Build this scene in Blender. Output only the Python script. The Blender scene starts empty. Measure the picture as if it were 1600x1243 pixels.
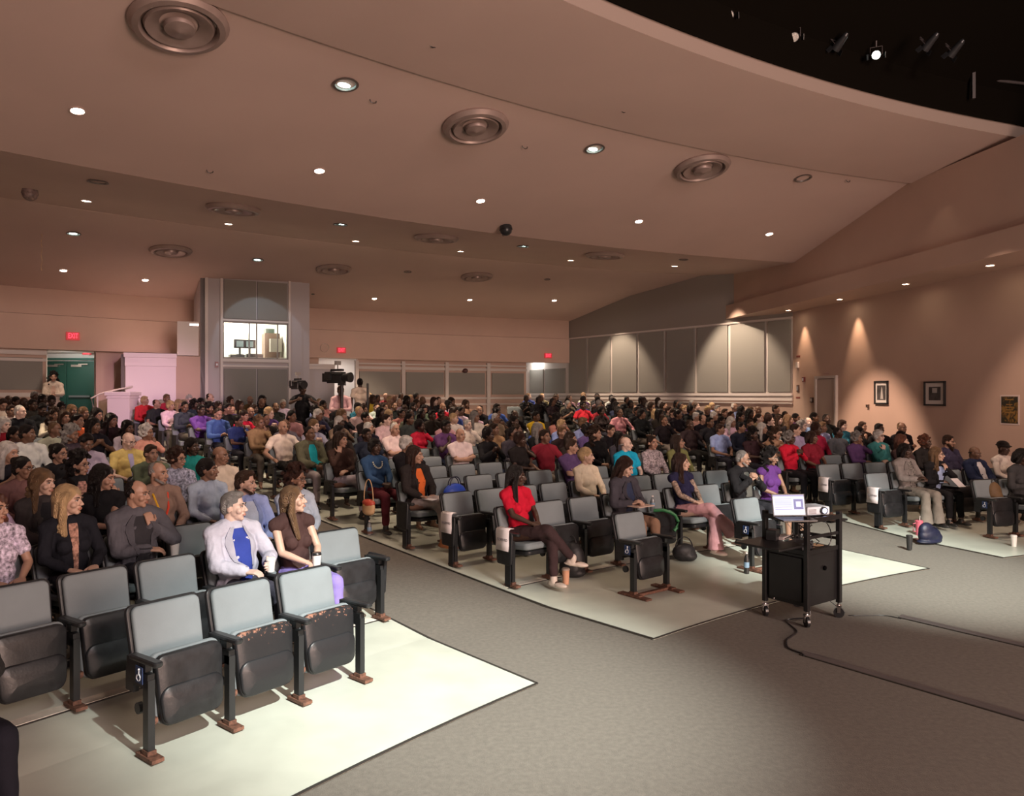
import bpy, bmesh, math, random
from mathutils import Vector, Matrix, Euler, noise
V=Vector; rad=math.radians; pi=math.pi
sc=bpy.context.scene
# ---------------------------------------------------------------- camera, world, light, exposure
F=1174.0; CAMH=2.2
cam=bpy.data.cameras.new('camera'); camo=bpy.data.objects.new('camera',cam); sc.collection.objects.link(camo)
camo.location=(0,0,CAMH); camo.rotation_euler=(pi/2,0,0)
cam.sensor_width=36; cam.lens=F/1600*36; cam.shift_y=-5.5/1600; cam.clip_end=200; cam.clip_start=.05
sc.camera=camo
sc.view_settings.view_transform='Standard'; sc.view_settings.look='None'; sc.view_settings.gamma=1
sc.view_settings.use_curve_mapping=False; sc.view_settings.exposure=1.66
sc.cycles.use_denoising=True
try:
    sc.cycles.max_bounces=6; sc.cycles.diffuse_bounces=4; sc.cycles.glossy_bounces=2; sc.cycles.transmission_bounces=4
    sc.cycles.sample_clamp_indirect=4; sc.cycles.caustics_reflective=False; sc.cycles.caustics_refractive=False
except Exception: pass
w=bpy.data.worlds.new('world'); sc.world=w; w.use_nodes=True
w.node_tree.nodes['Background'].inputs[0].default_value=(.60,.36,.29,1); w.node_tree.nodes['Background'].inputs[1].default_value=.11
def light(name,kind,loc,target,power,col,size=.2,spot=None,blend=.3,parent=None,spread=None):
    l=bpy.data.lights.new(name,kind); o=bpy.data.objects.new(name,l); sc.collection.objects.link(o)
    o.location=loc; d=V(target)-V(loc); o.rotation_euler=d.to_track_quat('-Z','Y').to_euler()
    l.energy=power; l.color=col
    if kind=='SPOT': l.spot_size=rad(spot); l.spot_blend=blend; l.shadow_soft_size=size
    elif kind=='AREA':
        l.size=size
        if spread: l.spread=rad(spread)
    else: l.shadow_soft_size=size
    if parent: o.parent=parent; o.matrix_parent_inverse=parent.matrix_world.inverted()
    return o
# stage spots and fill washes above and behind the camera; added bounce fill last
light('stage_spot','SPOT',(4.4,-1.4,9.3),(-.55,5.75,0),5700,(.98,1,.93),.10,24,1.0)
light('stage_spot','SPOT',(5.6,.2,9.3),(4.9,9.75,0),6500,(.97,1,.92),.10,24,.95)
light('stage_wash','AREA',(11,-4.5,7.5),(-1,12,1.0),330,(1,.82,.72),2.0)
light('stage_wash','AREA',(6,-5,7.5),(-9,14,1.2),130,(1,.68,.70),2.0)
light('pink_wash','SPOT',(6.5,-6,6.0),(-9.9,20.5,1.7),5500,(1,.60,.80),.2,9.5,1.0)
light('added_bounce_fill','AREA',(8.5,-4.5,1.3),(3.0,9,6.5),760,(1,.68,.55),5.0)  # unseen low lamp added to lift the ceiling, standing in for floor bounce

# ---------------------------------------------------------------- helpers
def setp(o,label=None,cat=None,group=None,kind=None):
    if label: o['label']=label
    if cat: o['category']=cat
    if group: o['group']=group
    if kind: o['kind']=kind
    return o
def link(o,parent=None):
    sc.collection.objects.link(o)
    if parent is not None: o.parent=parent
    return o
def empty(name,loc=(0,0,0),rz=0,parent=None):
    o=bpy.data.objects.new(name,None); o.location=loc; o.rotation_euler=(0,0,rz); o.empty_display_size=.1
    return link(o,parent)
MATS={}
def mat(name,col=(.5,.5,.5),rough=.6,metal=0,objcol=False,noise_s=0,noise_a=0,bump=0,bump_s=40,emit=None,estr=1,spec=None,trans=0,mul=1.0,wave=0,sheen=0):
    if name in MATS: return MATS[name]
    m=bpy.data.materials.new(name); m.use_nodes=True; nt=m.node_tree; N=nt.nodes; L=nt.links
    b=N['Principled BSDF']; b.inputs['Roughness'].default_value=rough; b.inputs['Metallic'].default_value=metal
    if spec is not None: b.inputs['Specular IOR Level'].default_value=spec
    if trans: b.inputs['Transmission Weight'].default_value=trans
    if sheen: b.inputs['Sheen Weight'].default_value=sheen
    src=None
    if objcol:
        oi=N.new('ShaderNodeObjectInfo'); src=oi.outputs['Color']
        if mul!=1.0:
            mm=N.new('ShaderNodeMix'); mm.data_type='RGBA'; mm.blend_type='MULTIPLY'; mm.inputs[0].default_value=1
            L.new(src,mm.inputs[6]); mm.inputs[7].default_value=(mul if isinstance(mul,tuple) else (mul,mul,mul))+(1,); src=mm.outputs[2]
    else:
        b.inputs['Base Color'].default_value=tuple(col)+(1,)
    tc=N.new('ShaderNodeTexCoord')
    if noise_a:
        n=N.new('ShaderNodeTexNoise'); n.inputs['Scale'].default_value=noise_s; n.inputs['Detail'].default_value=5
        L.new(tc.outputs['Object'],n.inputs['Vector'])
        mr=N.new('ShaderNodeMapRange'); mr.inputs[1].default_value=.3; mr.inputs[2].default_value=.7
        mr.inputs[3].default_value=1-noise_a; mr.inputs[4].default_value=1+noise_a; L.new(n.outputs[0],mr.inputs[0])
        mx=N.new('ShaderNodeVectorMath'); mx.operation='SCALE'
        if src: L.new(src,mx.inputs[0])
        else: mx.inputs[0].default_value=tuple(col)
        L.new(mr.outputs[0],mx.inputs['Scale']); src=mx.outputs[0]
    if src: L.new(src,b.inputs['Base Color'])
    if bump:
        if wave:
            n=N.new('ShaderNodeTexWave'); n.inputs['Scale'].default_value=bump_s; n.inputs['Distortion'].default_value=wave; n.inputs['Detail'].default_value=3
            n.bands_direction='X'
        else:
            n=N.new('ShaderNodeTexNoise'); n.inputs['Scale'].default_value=bump_s; n.inputs['Detail'].default_value=4
        L.new(tc.outputs['Object'],n.inputs['Vector'])
        bp=N.new('ShaderNodeBump'); bp.inputs['Strength'].default_value=bump; bp.inputs['Distance'].default_value=.02
        L.new(n.outputs[1] if wave else n.outputs[0],bp.inputs['Height']); L.new(bp.outputs[0],b.inputs['Normal'])
    if emit: b.inputs['Emission Color'].default_value=tuple(emit)+(1,); b.inputs['Emission Strength'].default_value=estr
    MATS[name]=m; return m
ICO={}
def ico(n):
    if n not in ICO:
        bm=bmesh.new(); bmesh.ops.create_icosphere(bm,subdivisions=n,radius=1)
        ICO[n]=([v.co.copy() for v in bm.verts],[[v.index for v in f.verts] for f in bm.faces]); bm.free()
    return ICO[n]
class MB:
    def __init__(s): s.v=[]; s.f=[]; s.m=[]
    def add(s,vs,fs,m=0,M=None):
        o=len(s.v)
        for v in vs: s.v.append(M@V(v) if M else V(v))
        for f in fs: s.f.append([i+o for i in f]); s.m.append(m)
        return s
    def box(s,c,sz,m=0,M=None,rz=0):
        x,y,z=[a/2 for a in sz]; vs=[(i*x,j*y,k*z) for i in(-1,1) for j in(-1,1) for k in(-1,1)]
        R=Matrix.Translation(V(c))@Matrix.Rotation(rz,4,'Z')
        if M: R=M@R
        return s.add(vs,[(0,1,3,2),(4,6,7,5),(0,4,5,1),(2,3,7,6),(0,2,6,4),(1,5,7,3)],m,R)
    def ell(s,c,r,m=0,M=None,n=2,R=None):
        vs,fs=ico(n); c=V(c); r=V(r if hasattr(r,'__len__') else (r,r,r))
        pts=[]
        for v in vs:
            p=V((v.x*r.x,v.y*r.y,v.z*r.z))
            if R: p=R@p
            pts.append(p+c)
        return s.add(pts,fs,m,M)
    def cone(s,p0,p1,r0,r1,n=12,m=0,M=None,caps=True):
        p0=V(p0);p1=V(p1); d=p1-p0
        if d.length<1e-6: return s
        q=d.to_track_quat('Z','Y'); vs=[]
        for p,r in((p0,r0),(p1,r1)):
            for i in range(n): a=2*pi*i/n; vs.append(p+q@V((r*math.cos(a),r*math.sin(a),0)))
        fs=[(i,(i+1)%n,n+(i+1)%n,n+i) for i in range(n)]
        if caps: fs+= [tuple(range(n-1,-1,-1)),tuple(range(n,2*n))]
        return s.add(vs,fs,m,M)
    def cap(s,p0,p1,r0,r1=None,m=0,n=2):   # tapered capsule
        r1=r0 if r1 is None else r1
        s.ell(p0,r0,m,n=n); s.ell(p1,r1,m,n=n); return s.cone(p0,p1,r0,r1,14,m)
    def tube(s,pts,r,n=8,m=0,M=None):
        pts=[V(p) for p in pts]; vs=[]; k=len(pts)
        for i,p in enumerate(pts):
            d=(pts[min(i+1,k-1)]-pts[max(i-1,0)]); q=d.to_track_quat('Z','Y')
            for j in range(n): a=2*pi*j/n; vs.append(p+q@V((r*math.cos(a),r*math.sin(a),0)))
        fs=[(i*n+j,i*n+(j+1)%n,(i+1)*n+(j+1)%n,(i+1)*n+j) for i in range(k-1) for j in range(n)]
        fs+=[tuple(range(n-1,-1,-1)),tuple(range((k-1)*n,k*n))]
        return s.add(vs,fs,m,M)
    def lathe(s,prof,M=None,n=32,m=0):     # profile (r,z) about Z
        k=len(prof); vs=[(r*math.cos(2*pi*j/n),r*math.sin(2*pi*j/n),z) for r,z in prof for j in range(n)]
        fs=[(i*n+j,i*n+(j+1)%n,(i+1)*n+(j+1)%n,(i+1)*n+j) for i in range(k-1) for j in range(n)]
        return s.add(vs,fs,m,M)
    def prism(s,poly,z0,z1,m=0,M=None):
        n=len(poly); vs=[(x,y,z0) for x,y in poly]+[(x,y,z1) for x,y in poly]
        fs=[tuple(range(n-1,-1,-1)),tuple(range(n,2*n))]+[(i,(i+1)%n,n+(i+1)%n,n+i) for i in range(n)]
        return s.add(vs,fs,m,M)
    def panel(s,w0,w1,h,t,cr,M,m=0,bulge=.012,bev=.012,curve=0.0):
        # rounded slab in local xz (x width, z height 0..h), thickness along +y 0..t; w0 bottom width, w1 top width
        def outline(ins):
            pts=[]; n=5
            for (sx,sz) in((1,0),(1,1),(-1,1),(-1,0)):
                hh=h-2*ins; c=max(cr-ins,.004)
                for i in range(n):
                    a={(1,0):-90,(1,1):0,(-1,1):90,(-1,0):180}[(sx,sz)]+90*i/(n-1); a=rad(a)
                    zc=ins+(c if sz==0 else hh-c); ww=(w0+(w1-w0)*(zc/h))/2-ins
                    x=sx*(ww-c)+c*math.cos(a); z=zc+c*math.sin(a); pts.append((x,z))
            return pts
        rings=[(bev,0),(0,bev),(0,t-bev),(bev*.35,t-bev*.35),(bev,t),(w0*.17,t+bulge*.75),(w0*.33,t+bulge)]
        vs=[]
        for ins,y in rings:
            for x,z in outline(min(ins,h*.4)): vs.append((x,y+curve*(x/(w0/2))**2,z))
        n=20; k=len(rings)
        fs=[(i*n+j,i*n+(j+1)%n,(i+1)*n+(j+1)%n,(i+1)*n+j) for i in range(k-1) for j in range(n)]
        fs=[f[::-1] for f in fs]
        fs+=[tuple(range(n)),tuple(range(k*n-1,(k-1)*n-1,-1))]
        return s.add(vs,fs,m,M)
    def mesh(s,name,mats,smooth=True,ang=40):
        me=bpy.data.meshes.new(name); me.from_pydata([tuple(v) for v in s.v],[],s.f)
        for m in mats: me.materials.append(m)
        me.polygons.foreach_set('material_index',s.m)
        if smooth:
            me.polygons.foreach_set('use_smooth',[True]*len(s.f))
            try: me.set_sharp_from_angle(angle=rad(ang))
            except Exception: pass
        me.update(); return me
    def build(s,name,mats,parent=None,smooth=True,ang=40,bevel=0):
        if not isinstance(mats,(list,tuple)): mats=[mats]
        o=bpy.data.objects.new(name,s.mesh(name,mats,smooth,ang)); link(o,parent)
        if bevel:
            b=o.modifiers.new('b','BEVEL'); b.width=bevel; b.segments=2; b.limit_method='ANGLE'
        return o
def T(x,y,z): return Matrix.Translation((x,y,z))
def RX(a): return Matrix.Rotation(a,4,'X')
def RY(a): return Matrix.Rotation(a,4,'Y')
def RZ(a): return Matrix.Rotation(a,4,'Z')
def copy_tree(o,parent=None):
    c=o.copy(); link(c,parent)
    for ch in list(o.children): copy_tree(ch,c)
    return c
def text_mesh(txt,size,name,extr=.002):
    cu=bpy.data.curves.new(name,'FONT'); cu.body=txt; cu.size=size; cu.extrude=extr; cu.align_x='CENTER'; cu.align_y='CENTER'
    t=bpy.data.objects.new('tmp',cu); link(t); dg=bpy.context.evaluated_depsgraph_get()
    me=bpy.data.meshes.new_from_object(t.evaluated_get(dg)); bpy.data.objects.remove(t); me.name=name
    return me
# ---------------------------------------------------------------- materials
wallc=mat('wall_paint',(.52,.37,.30),.7,noise_s=1.5,noise_a=.03)
ceilc=mat('ceiling_paint',(.58,.43,.38),.75,noise_s=.6,noise_a=.04)
lipc=mat('ceiling_rim_paint',(.25,.19,.16),.7)
greyw=mat('grey_wall_paint',(.25,.225,.205),.75)
acou=mat('acoustic_fabric',(.235,.225,.205),.9,bump=.3,bump_s=90)
boothc=mat('booth_paint',(.40,.37,.38),.6)
whitep=mat('white_paint',(.72,.66,.63),.55)
trimc=mat('trim_paint',(.55,.50,.47),.5)
carpet=mat('carpet_grey',(.135,.123,.104),.95,noise_s=26,noise_a=.13,bump=.3,bump_s=120)
conc=mat('painted_concrete',(.48,.51,.44),.38,noise_s=2.2,noise_a=.10,bump=.04,bump_s=10)
edgem=mat('edge_strip',(.03,.028,.025),.5)
edgew=mat('worn_white_strip',(.62,.60,.52),.6,noise_s=8,noise_a=.15)
blackm=mat('black_void',(.003,.003,.0035),1,spec=0)
blackp=mat('black_plastic',(.016,.017,.019),.33,noise_s=9,noise_a=.2)
shellm=mat('worn_black_shell',(.015,.016,.018),.36,noise_s=14,noise_a=.3,bump=.05,bump_s=60,spec=.35)
uph=mat('grey_upholstery',(.18,.212,.226),.85,noise_s=5,noise_a=.05,bump=.12,bump_s=220,spec=.15)
steel=mat('chair_steel',(.022,.024,.026),.35,metal=.3)
rust=mat('rusty_bracket',(.12,.055,.035),.7,noise_s=40,noise_a=.5,bump=.3,bump_s=60)
whitm=mat('worn_bare_metal',(.55,.5,.42),.4,metal=.6)
chrome=mat('chrome',(.6,.6,.6),.2,metal=1)
paper=mat('paper_white',(.80,.76,.78),.6)
inkm=mat('ink_grey',(.22,.2,.22),.6)
bluep=mat('blue_sign',(.03,.06,.16),.5)
signw=mat('sign_white',(.7,.75,.8),.5)
greend=mat('green_door_paint',(.008,.050,.036),.45)
lampm=mat('lamp_lens',(1,1,1),.4,emit=(1,.90,.74),estr=16)
lampc=mat('lamp_lens_cool',(1,1,1),.4,emit=(.62,1,.95),estr=9)
lamps=mat('lamp_lens_soffit',(1,1,1),.4,emit=(1,.8,.55),estr=14)
trimring=mat('downlight_ring',(.55,.42,.38),.4)
ductm=mat('diffuser_metal',(.33,.25,.225),.42,metal=.35,noise_s=6,noise_a=.08)
ductd=mat('diffuser_dark',(.03,.022,.018),.8)
exitm=mat('exit_red',(.3,.02,.03),.5,emit=(1,.035,.07),estr=1.1)
exitb=mat('exit_box',(.30,.05,.05),.5,emit=(1,.04,.06),estr=.12)
DLON=set(range(20)); DLP=150.0; DLX={0:.5,1:.5,2:.4,3:.02,4:.6,8:.4,**{k:2.3 for k in range(9,20)},15:.7,16:.8}
# ---------------------------------------------------------------- layout of the hall
CX,CY=14.0,-7.6                    # centre the seat rows curve about
OX,OY=18.6,-14.7                   # centre the ceiling and back wall curve about
def fl(r): return 0.0 if r<20.6 else min(1.17,0.056*(r-20.6))
def flz(x,y): return fl(math.hypot(x-CX,y-CY))
def pol(r,a,c=(CX,CY)): return c[0]+r*math.cos(a),c[1]+r*math.sin(a)
PROF=[(29.3,6.62),(31.7,6.50),(36.2,5.66),(38.2,5.80),(41.0,6.05),(44.2,5.75),(47.4,5.12),(49,4.9)]
def cz(r):
    for (a,za),(b,zb) in zip(PROF,PROF[1:]):
        if r<=b: return za+(zb-za)*(r-a)/(b-a)
    return PROF[-1][1]
def cz_xy(x,y): return cz(math.hypot(x-OX,y-OY))
def ceil_at(u,v):                  # the point and slope of the ceiling where a sight line meets it
    t=3.0
    while t<45:
        x=(u-800)/F*t; y=t; z=CAMH+(616-v)/F*t
        r=math.hypot(x-OX,y-OY)
        if r>29.0 and z>=cz(r): break
        t+=.01
    sl=(cz(r+.1)-cz(r-.1))/.2; ra=math.atan2(y-OY,x-OX)
    n=V((math.cos(ra)*sl,math.sin(ra)*sl,-1)).normalized()    # downward normal
    return V((x,y,cz(r))),n
def struct(o): o['kind']='structure'; return o
# floor
def sector(name,rs,a0,a1,na,zf,m,th=0,left=None):
    mb=MB(); vs=[]; 
    for r in rs:
        al=left(r) if left else a0
        for j in range(na+1):
            a=al+(a1-al)*j/na; x,y=pol(r,a); vs.append((x,y,zf(r)))
    fs=[(i*(na+1)+j,i*(na+1)+j+1,(i+1)*(na+1)+j+1,(i+1)*(na+1)+j) for i in range(len(rs)-1) for j in range(na)]
    fs=[f[::-1] if a1>a0 else f for f in fs]
    mb.add(vs,fs); o=mb.build(name,m,smooth=False)
    if th:
        md=o.modifiers.new('s','SOLIDIFY'); md.thickness=th; md.offset=-1
    return struct(o)
floor=sector('floor',[1,10,18,19.5,20.6]+[21.6+k for k in range(26)],rad(40),rad(195),64,lambda r:fl(r),carpet)
RF=19.17
rr=[RF,20.6,21.6]+[22.6+k for k in range(16)]
slabs={}
slabs['L']=sector('floor_left_block',rr,rad(172),0,24,lambda r:fl(r)+.014,conc,.013,left=None) if 0 else None
def slab(name,aright,aleft,rmax=38.2):
    rs=[r for r in rr if r<=rmax]; mb=MB(); vs=[]; na=24
    for r in rs:
        a,b=aright(r),aleft(r)
        for j in range(na+1): x,y=pol(r,a+(b-a)*j/na); vs.append((x,y,fl(r)+.012))
    fs=[(i*(na+1)+j,(i+1)*(na+1)+j,(i+1)*(na+1)+j+1,i*(na+1)+j+1) for i in range(len(rs)-1) for j in range(na)]
    o=mb.add(vs,fs).build(name,conc,smooth=False)
    md=o.modifiers.new('s','SOLIDIFY'); md.thickness=.011; md.offset=-1
    return struct(o)
LR=lambda r: rad(131.6)+1.5/r
slab('floor_left_block',LR,lambda r:rad(172))
slab('floor_middle_block',lambda r:rad(117.15),lambda r:rad(131.6))
slab('floor_right_block',lambda r:rad(88),lambda r:rad(112.7))
def edge_line(name,pts,wd,zo,m,h=.006):
    # a flat strip along pts (x,y)
    mb=MB(); vs=[]
    for i,p in enumerate(pts):
        p=V(p); d=(V(pts[min(i+1,len(pts)-1)])-V(pts[max(i-1,0)])).normalized(); n=V((-d.y,d.x))*wd/2
        z=flz(p.x,p.y)+zo
        vs+=[(p.x+n.x,p.y+n.y,z),(p.x-n.x,p.y-n.y,z)]
    fs=[(2*i,2*i+1,2*i+3,2*i+2) for i in range(len(pts)-1)]
    o=mb.add(vs,fs).build(name,m,smooth=False); md=o.modifiers.new('s','SOLIDIFY'); md.thickness=h; md.offset=0
    return struct(o)
arc=lambda r,a,b,n=30:[pol(r,a+(b-a)*i/n) for i in range(n+1)]
rline=lambda fa,r0=RF,r1=36.5,n=26:[pol(r0+(r1-r0)*i/n,fa(r0+(r1-r0)*i/n)) for i in range(n+1)]
ti=1
for pts in (arc(RF,LR(RF),rad(172)),arc(RF,rad(117.15),rad(131.6)),arc(RF,rad(95),rad(112.7)),rline(LR),rline(lambda r:rad(131.6)),rline(lambda r:rad(117.15)),rline(lambda r:rad(112.7))):
    edge_line('trim_%d'%ti,pts,.022,.012,edgem); ti+=1
for a,b in((LR(21.3),rad(172)),(rad(117.3),rad(131.4))):
    edge_line('trim_%d'%ti,arc(21.24,a,b),.02,.0135,edgem); ti+=1
    edge_line('trim_%d'%ti,arc(21.31,a,b),.11,.0125,edgew); ti+=1
# ceiling: curved bands
A0,A1=rad(98),rad(150)
def band(name,prof,m,na=60,c=(OX,OY),flip=False,a0=A0,a1=A1):
    mb=MB(); vs=[]
    for r,z in prof:
        for j in range(na+1): x,y=pol(r,a0+(a1-a0)*j/na,c); vs.append((x,y,z))
    fs=[(i*(na+1)+j,i*(na+1)+j+1,(i+1)*(na+1)+j+1,(i+1)*(na+1)+j) for i in range(len(prof)-1) for j in range(na)]
    if flip: fs=[f[::-1] for f in fs]
    return struct(mb.add(vs,fs).build(name,m,smooth=True,ang=30))
def cb(r0,r1,n=8): return [(r0+(r1-r0)*i/n,cz(r0+(r1-r0)*i/n)) for i in range(n+1)]
band('ceiling',cb(31.7,36.2,3)+[(36.21,5.69)]+cb(36.22,41.0,4)+[(41.01,6.08)]+cb(41.02,48.8,10),ceilc)
band('ceiling_front',[(31.72,6.53)]+[(31.69,6.46)]+[(29.3,6.60)],ceilc,flip=True)
band('ceiling_rim',[(29.3,6.60),(29.28,6.80)],lipc)
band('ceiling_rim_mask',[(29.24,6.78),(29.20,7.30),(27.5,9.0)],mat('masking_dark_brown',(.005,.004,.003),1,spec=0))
# stage grid void above the opening
mb=MB(); mb.box((9,-1,10.2),(46,44,.2)); struct(mb.build('ceiling_stage_grid',blackm,smooth=False))
# walls: far right wall (panelled) and near right wall
u=V((.573,-.82)).normalized(); K0=V((2.2,30)); K1=V((8.07,21.6)); n2=V((.16,-.987)).normalized()
def wallq(name,p,q,z0,z1,m,th=.15,side=1,tag=True):
    p=V(p);q=V(q); d=(q-p).normalized(); n=V((-d.y,d.x))*th*side
    mb=MB(); mb.prism([tuple(p),tuple(q),tuple(q+n),tuple(p+n)],z0,z1)
    o=mb.build(name,m,smooth=False)
    bm=bmesh.new(); bm.from_mesh(o.data); bmesh.ops.recalc_face_normals(bm,faces=bm.faces); bm.to_mesh(o.data); bm.free()
    if tag: struct(o)
    return o
Wb=K0-u*3.6
wallq('wall_right_far_upper',K0-u*.1,K1,4.40,8.0,greyw)
wallq('wall_right_far_lower',Wb,K1,0.3,2.0,wallc)
wallq('wall_right_far_middle',Wb,K1,2.0,4.40,trimc)
N1=K1+n2*26
wallq('wall_right',K1,N1,-.1,8.0,wallc)
nin=V((-n2.y,n2.x))  # points into wall side
if nin.x<0: nin=-nin
un=V((-u.y,u.x)); un=un if un.x<0 else -un       # inward normal of far right wall
# mouldings below and above the panels
ti0=20
def mould(p,q,z0,z1,pr,name,m=trimc):
    global ti0
    p=V(p);q=V(q); d=(q-p).normalized(); n=V((-d.y,d.x)); n=n if n.dot(V((-1,-1)))>0 else -n
    mb=MB(); mb.prism([tuple(p),tuple(q),tuple(q+n*pr),tuple(p+n*pr)],z0,z1); ti0+=1
    o=mb.build('trim_%d'%ti0,m,smooth=False); bm=bmesh.new(); bm.from_mesh(o.data); bmesh.ops.recalc_face_normals(bm,faces=bm.faces); bm.to_mesh(o.data); bm.free(); return struct(o)
mould(Wb,K1,2.16,2.24,.06,'x',whitep); mould(Wb,K1,2.02,2.10,.04,'x',whitep); mould(Wb,K1,1.93,1.97,.05,'x'); mould(K0,K1,4.385,4.44,.05,'x')
def on_line(P,d,ux):   # parameter along P+t d seen at column ux
    k=(ux-800)/F; return (k*P.y-P.x)/(d.x-k*d.y)
def acpanel(i,p,q,z0,z1,n,group,label):
    mb=MB(); d=(q-p).normalized(); L=(q-p).length
    M=Matrix(((d.x,-n.x*-1,0,p.x),(d.y,-n.y*-1,0,p.y),(0,0,1,0),(0,0,0,1)))
    mb.box((L/2,.03,(z0+z1)/2),(L,.05,z1-z0),0,M)
    o=mb.build('acoustic_panel',acou,smooth=False,bevel=.008)
    bm=bmesh.new(); bm.from_mesh(o.data); bmesh.ops.recalc_face_normals(bm,faces=bm.faces); bm.to_mesh(o.data); bm.free()
    setp(o,label,'panel',group); return o
xs=[889,919.5,956.5,998,1041,1089,1141,1199,1240]
ordw=['first','second','third','fourth','fifth','sixth','seventh','eighth','ninth','tenth','eleventh','twelfth','thirteenth','fourteenth','fifteenth','sixteenth','seventeenth','eighteenth','nineteenth','twentieth']
for i in range(8):
    a=on_line(K0,u,xs[i]); b=on_line(K0,u,xs[i+1])-.07
    acpanel(i,K0+u*(a+.05),K0+u*b,2.27,4.36,un,'grey acoustic panels on the far right wall','tall grey acoustic panel on far right wall, %s from the back corner'%ordw[i])
for i,(x0,x1) in enumerate(((829,850),(853,884))):
    a=on_line(K0,u,x0); b=on_line(K0,u,x1)
    acpanel(i,K0+u*a,K0+u*b,2.27,3.25,un,'short panels in the lit corner vestibule','short grey panel in the bright corner vestibule, %s from its left end'%ordw[i])
# soffit and bulkhead along the right wall
S0=V((6.5,24.96)); S1=V((8.16,13.5)); sd=(S1-S0).normalized(); S2=S1+sd*13.5
mb=MB(); A=S0-sd*.6; B=S2; so=nin*1.35
mb.prism([tuple(A),tuple(B),tuple(B+so),tuple(A+so)],4.56,4.98)
o=mb.build('ceiling_soffit',wallc,smooth=False); struct(o)
mb=MB(); A2=S0+nin*.14-sd*1.6; B2=S2+nin*.14
mb.prism([tuple(A2),tuple(B2),tuple(B2+nin*.8),tuple(A2+nin*.8)],4.9,6.5)
struct(mb.build('wall_right_bulkhead',wallc,smooth=False))
# back wall: curved upper fascia over a deeper lower wall
BW0,BW1=rad(108),rad(147)
aK=math.atan2(K0.y-OY,K0.x-OX)
def arcwall(name,r,a0,a1,z0,z1,m,th=.3,n=40):
    mb=MB(); vs=[]
    for j in range(n+1):
        a=a0+(a1-a0)*j/n
        for (R,z) in((r,z0),(r,z1),(r+th,z1),(r+th,z0)): x,y=pol(R,a,(OX,OY)); vs.append((x,y,z))
    fs=[(4*j+k,4*j+(k+1)%4,4*j+4+(k+1)%4,4*j+4+k) for j in range(n) for k in range(4)]+[(0,1,2,3),(4*n+3,4*n+2,4*n+1,4*n)]
    o=mb.add(vs,fs).build(name,m,smooth=False)
    bm=bmesh.new(); bm.from_mesh(o.data); bmesh.ops.recalc_face_normals(bm,faces=bm.faces); bm.to_mesh(o.data); bm.free()
    return struct(o)
arcwall('wall_back_fascia',47.4,aK,BW1,3.45,4.40,wallc)
arcwall('wall_back_upper',47.44,aK,BW1,4.41,6.2,wallc)
def ang_at(r,ux):   # angle about (OX,OY) of the arc of radius r at column ux
    k=(ux-800)/F; aa=k*k+1; bb=2*(-k*OX-OY); c=OX*OX+OY*OY-r*r; D=(-bb+math.sqrt(bb*bb-4*aa*c))/(2*aa)
    return math.atan2(D-OY,k*D-OX)
RL=47.75
def lower(x0,x1,nm,z0=.6): return arcwall(nm,RL,ang_at(RL,x1),ang_at(RL,x0),z0,3.45,wallc,.25,12)
lower(558,822,'wall_back_middle'); lower(-170,72,'wall_back_left'); lower(150,560-62,'wall_back_booth_side')
def arcpanels(xs,z0,z1,group,lab):
    for i,(x0,x1) in enumerate(xs):
        a0,a1=ang_at(RL,x1),ang_at(RL,x0); mb=MB(); vs=[]
        o=arcwall('acoustic_panel',RL-.05,a0,a1,z0,z1,acou,.05,3); del o['kind']; setp(o,lab%ordw[i],'panel',group)
arcpanels([(561,625),(634,693),(701,757),(768,818)],2.20,3.02,'low panels on the back wall','low grey acoustic panel on the back wall, %s from the booth side')
arcpanels([(-90,66)],2.33,3.22,'low panels on the back wall','dark low acoustic panel on back wall left of green doors, %s from door')
for (x0,x1,z0,z1,pr) in((558,822,3.10,3.20,.07),(558,822,3.27,3.32,.1),(558,822,2.02,2.10,.08),(558,822,1.80,1.86,.1),(-170,72,3.3,3.42,.1),(-170,72,3.12,3.2,.06),(-170,72,2.13,2.25,.08),(-170,72,1.9,1.95,.1)):
    ti0+=1; o=arcwall('trim_%d'%ti0,RL-pr,ang_at(RL,x1),ang_at(RL,x0),z0,z1,trimc,pr,12)
for x in (629,697,762,556.5):
    ti0+=1; arcwall('trim_%d'%ti0,RL-.12,ang_at(RL,x+2.6),ang_at(RL,x-2.6),1.0,3.4,trimc,.12,1)
# bright vestibule behind the corner opening
va=ang_at(RL,822); p0=pol(RL,va,(OX,OY)); p1=pol(RL+3.2,va,(OX,OY))
wallq('wall_vestibule_side',p0,p1,.6,3.45,whitep,.12,1)
pk0=pol(RL+.3,aK,(OX,OY)); mb=MB(); mb.prism([pol(RL+.3,va,(OX,OY)),(pk0[0]+.1,pk0[1]+.1),(pk0[0]-2.2,pk0[1]+3.6),pol(RL+3.6,va,(OX,OY))],3.7,3.8); struct(mb.build('ceiling_vestibule',whitep,smooth=False))
light('vestibule_light','AREA',(1.1,31.6,3.66),(1.0,31.7,0),22,(1,.97,.9),.5)
# second opening beside the booth
mb=MB(); q0=pol(RL,ang_at(RL,497),(OX,OY)); q1=pol(RL+2.5,ang_at(RL,497),(OX,OY))
wallq('wall_booth_vestibule_back',pol(RL+2.0,ang_at(RL,480),(OX,OY)),pol(RL+2.0,ang_at(RL,600),(OX,OY)),.6,3.7,whitep,.12,1)
mb=MB(); mb.prism([pol(RL+.3,ang_at(RL,480),(OX,OY)),pol(RL+.3,ang_at(RL,600),(OX,OY)),pol(RL+2.1,ang_at(RL,600),(OX,OY)),pol(RL+2.1,ang_at(RL,480),(OX,OY))],3.7,3.78); struct(mb.build('ceiling_booth_vestibule',whitep,smooth=False))
light('vestibule_light','AREA',(-5.9,27.2,3.6),(-5.9,27.2,0),12,(1,.95,.88),.4)
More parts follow.
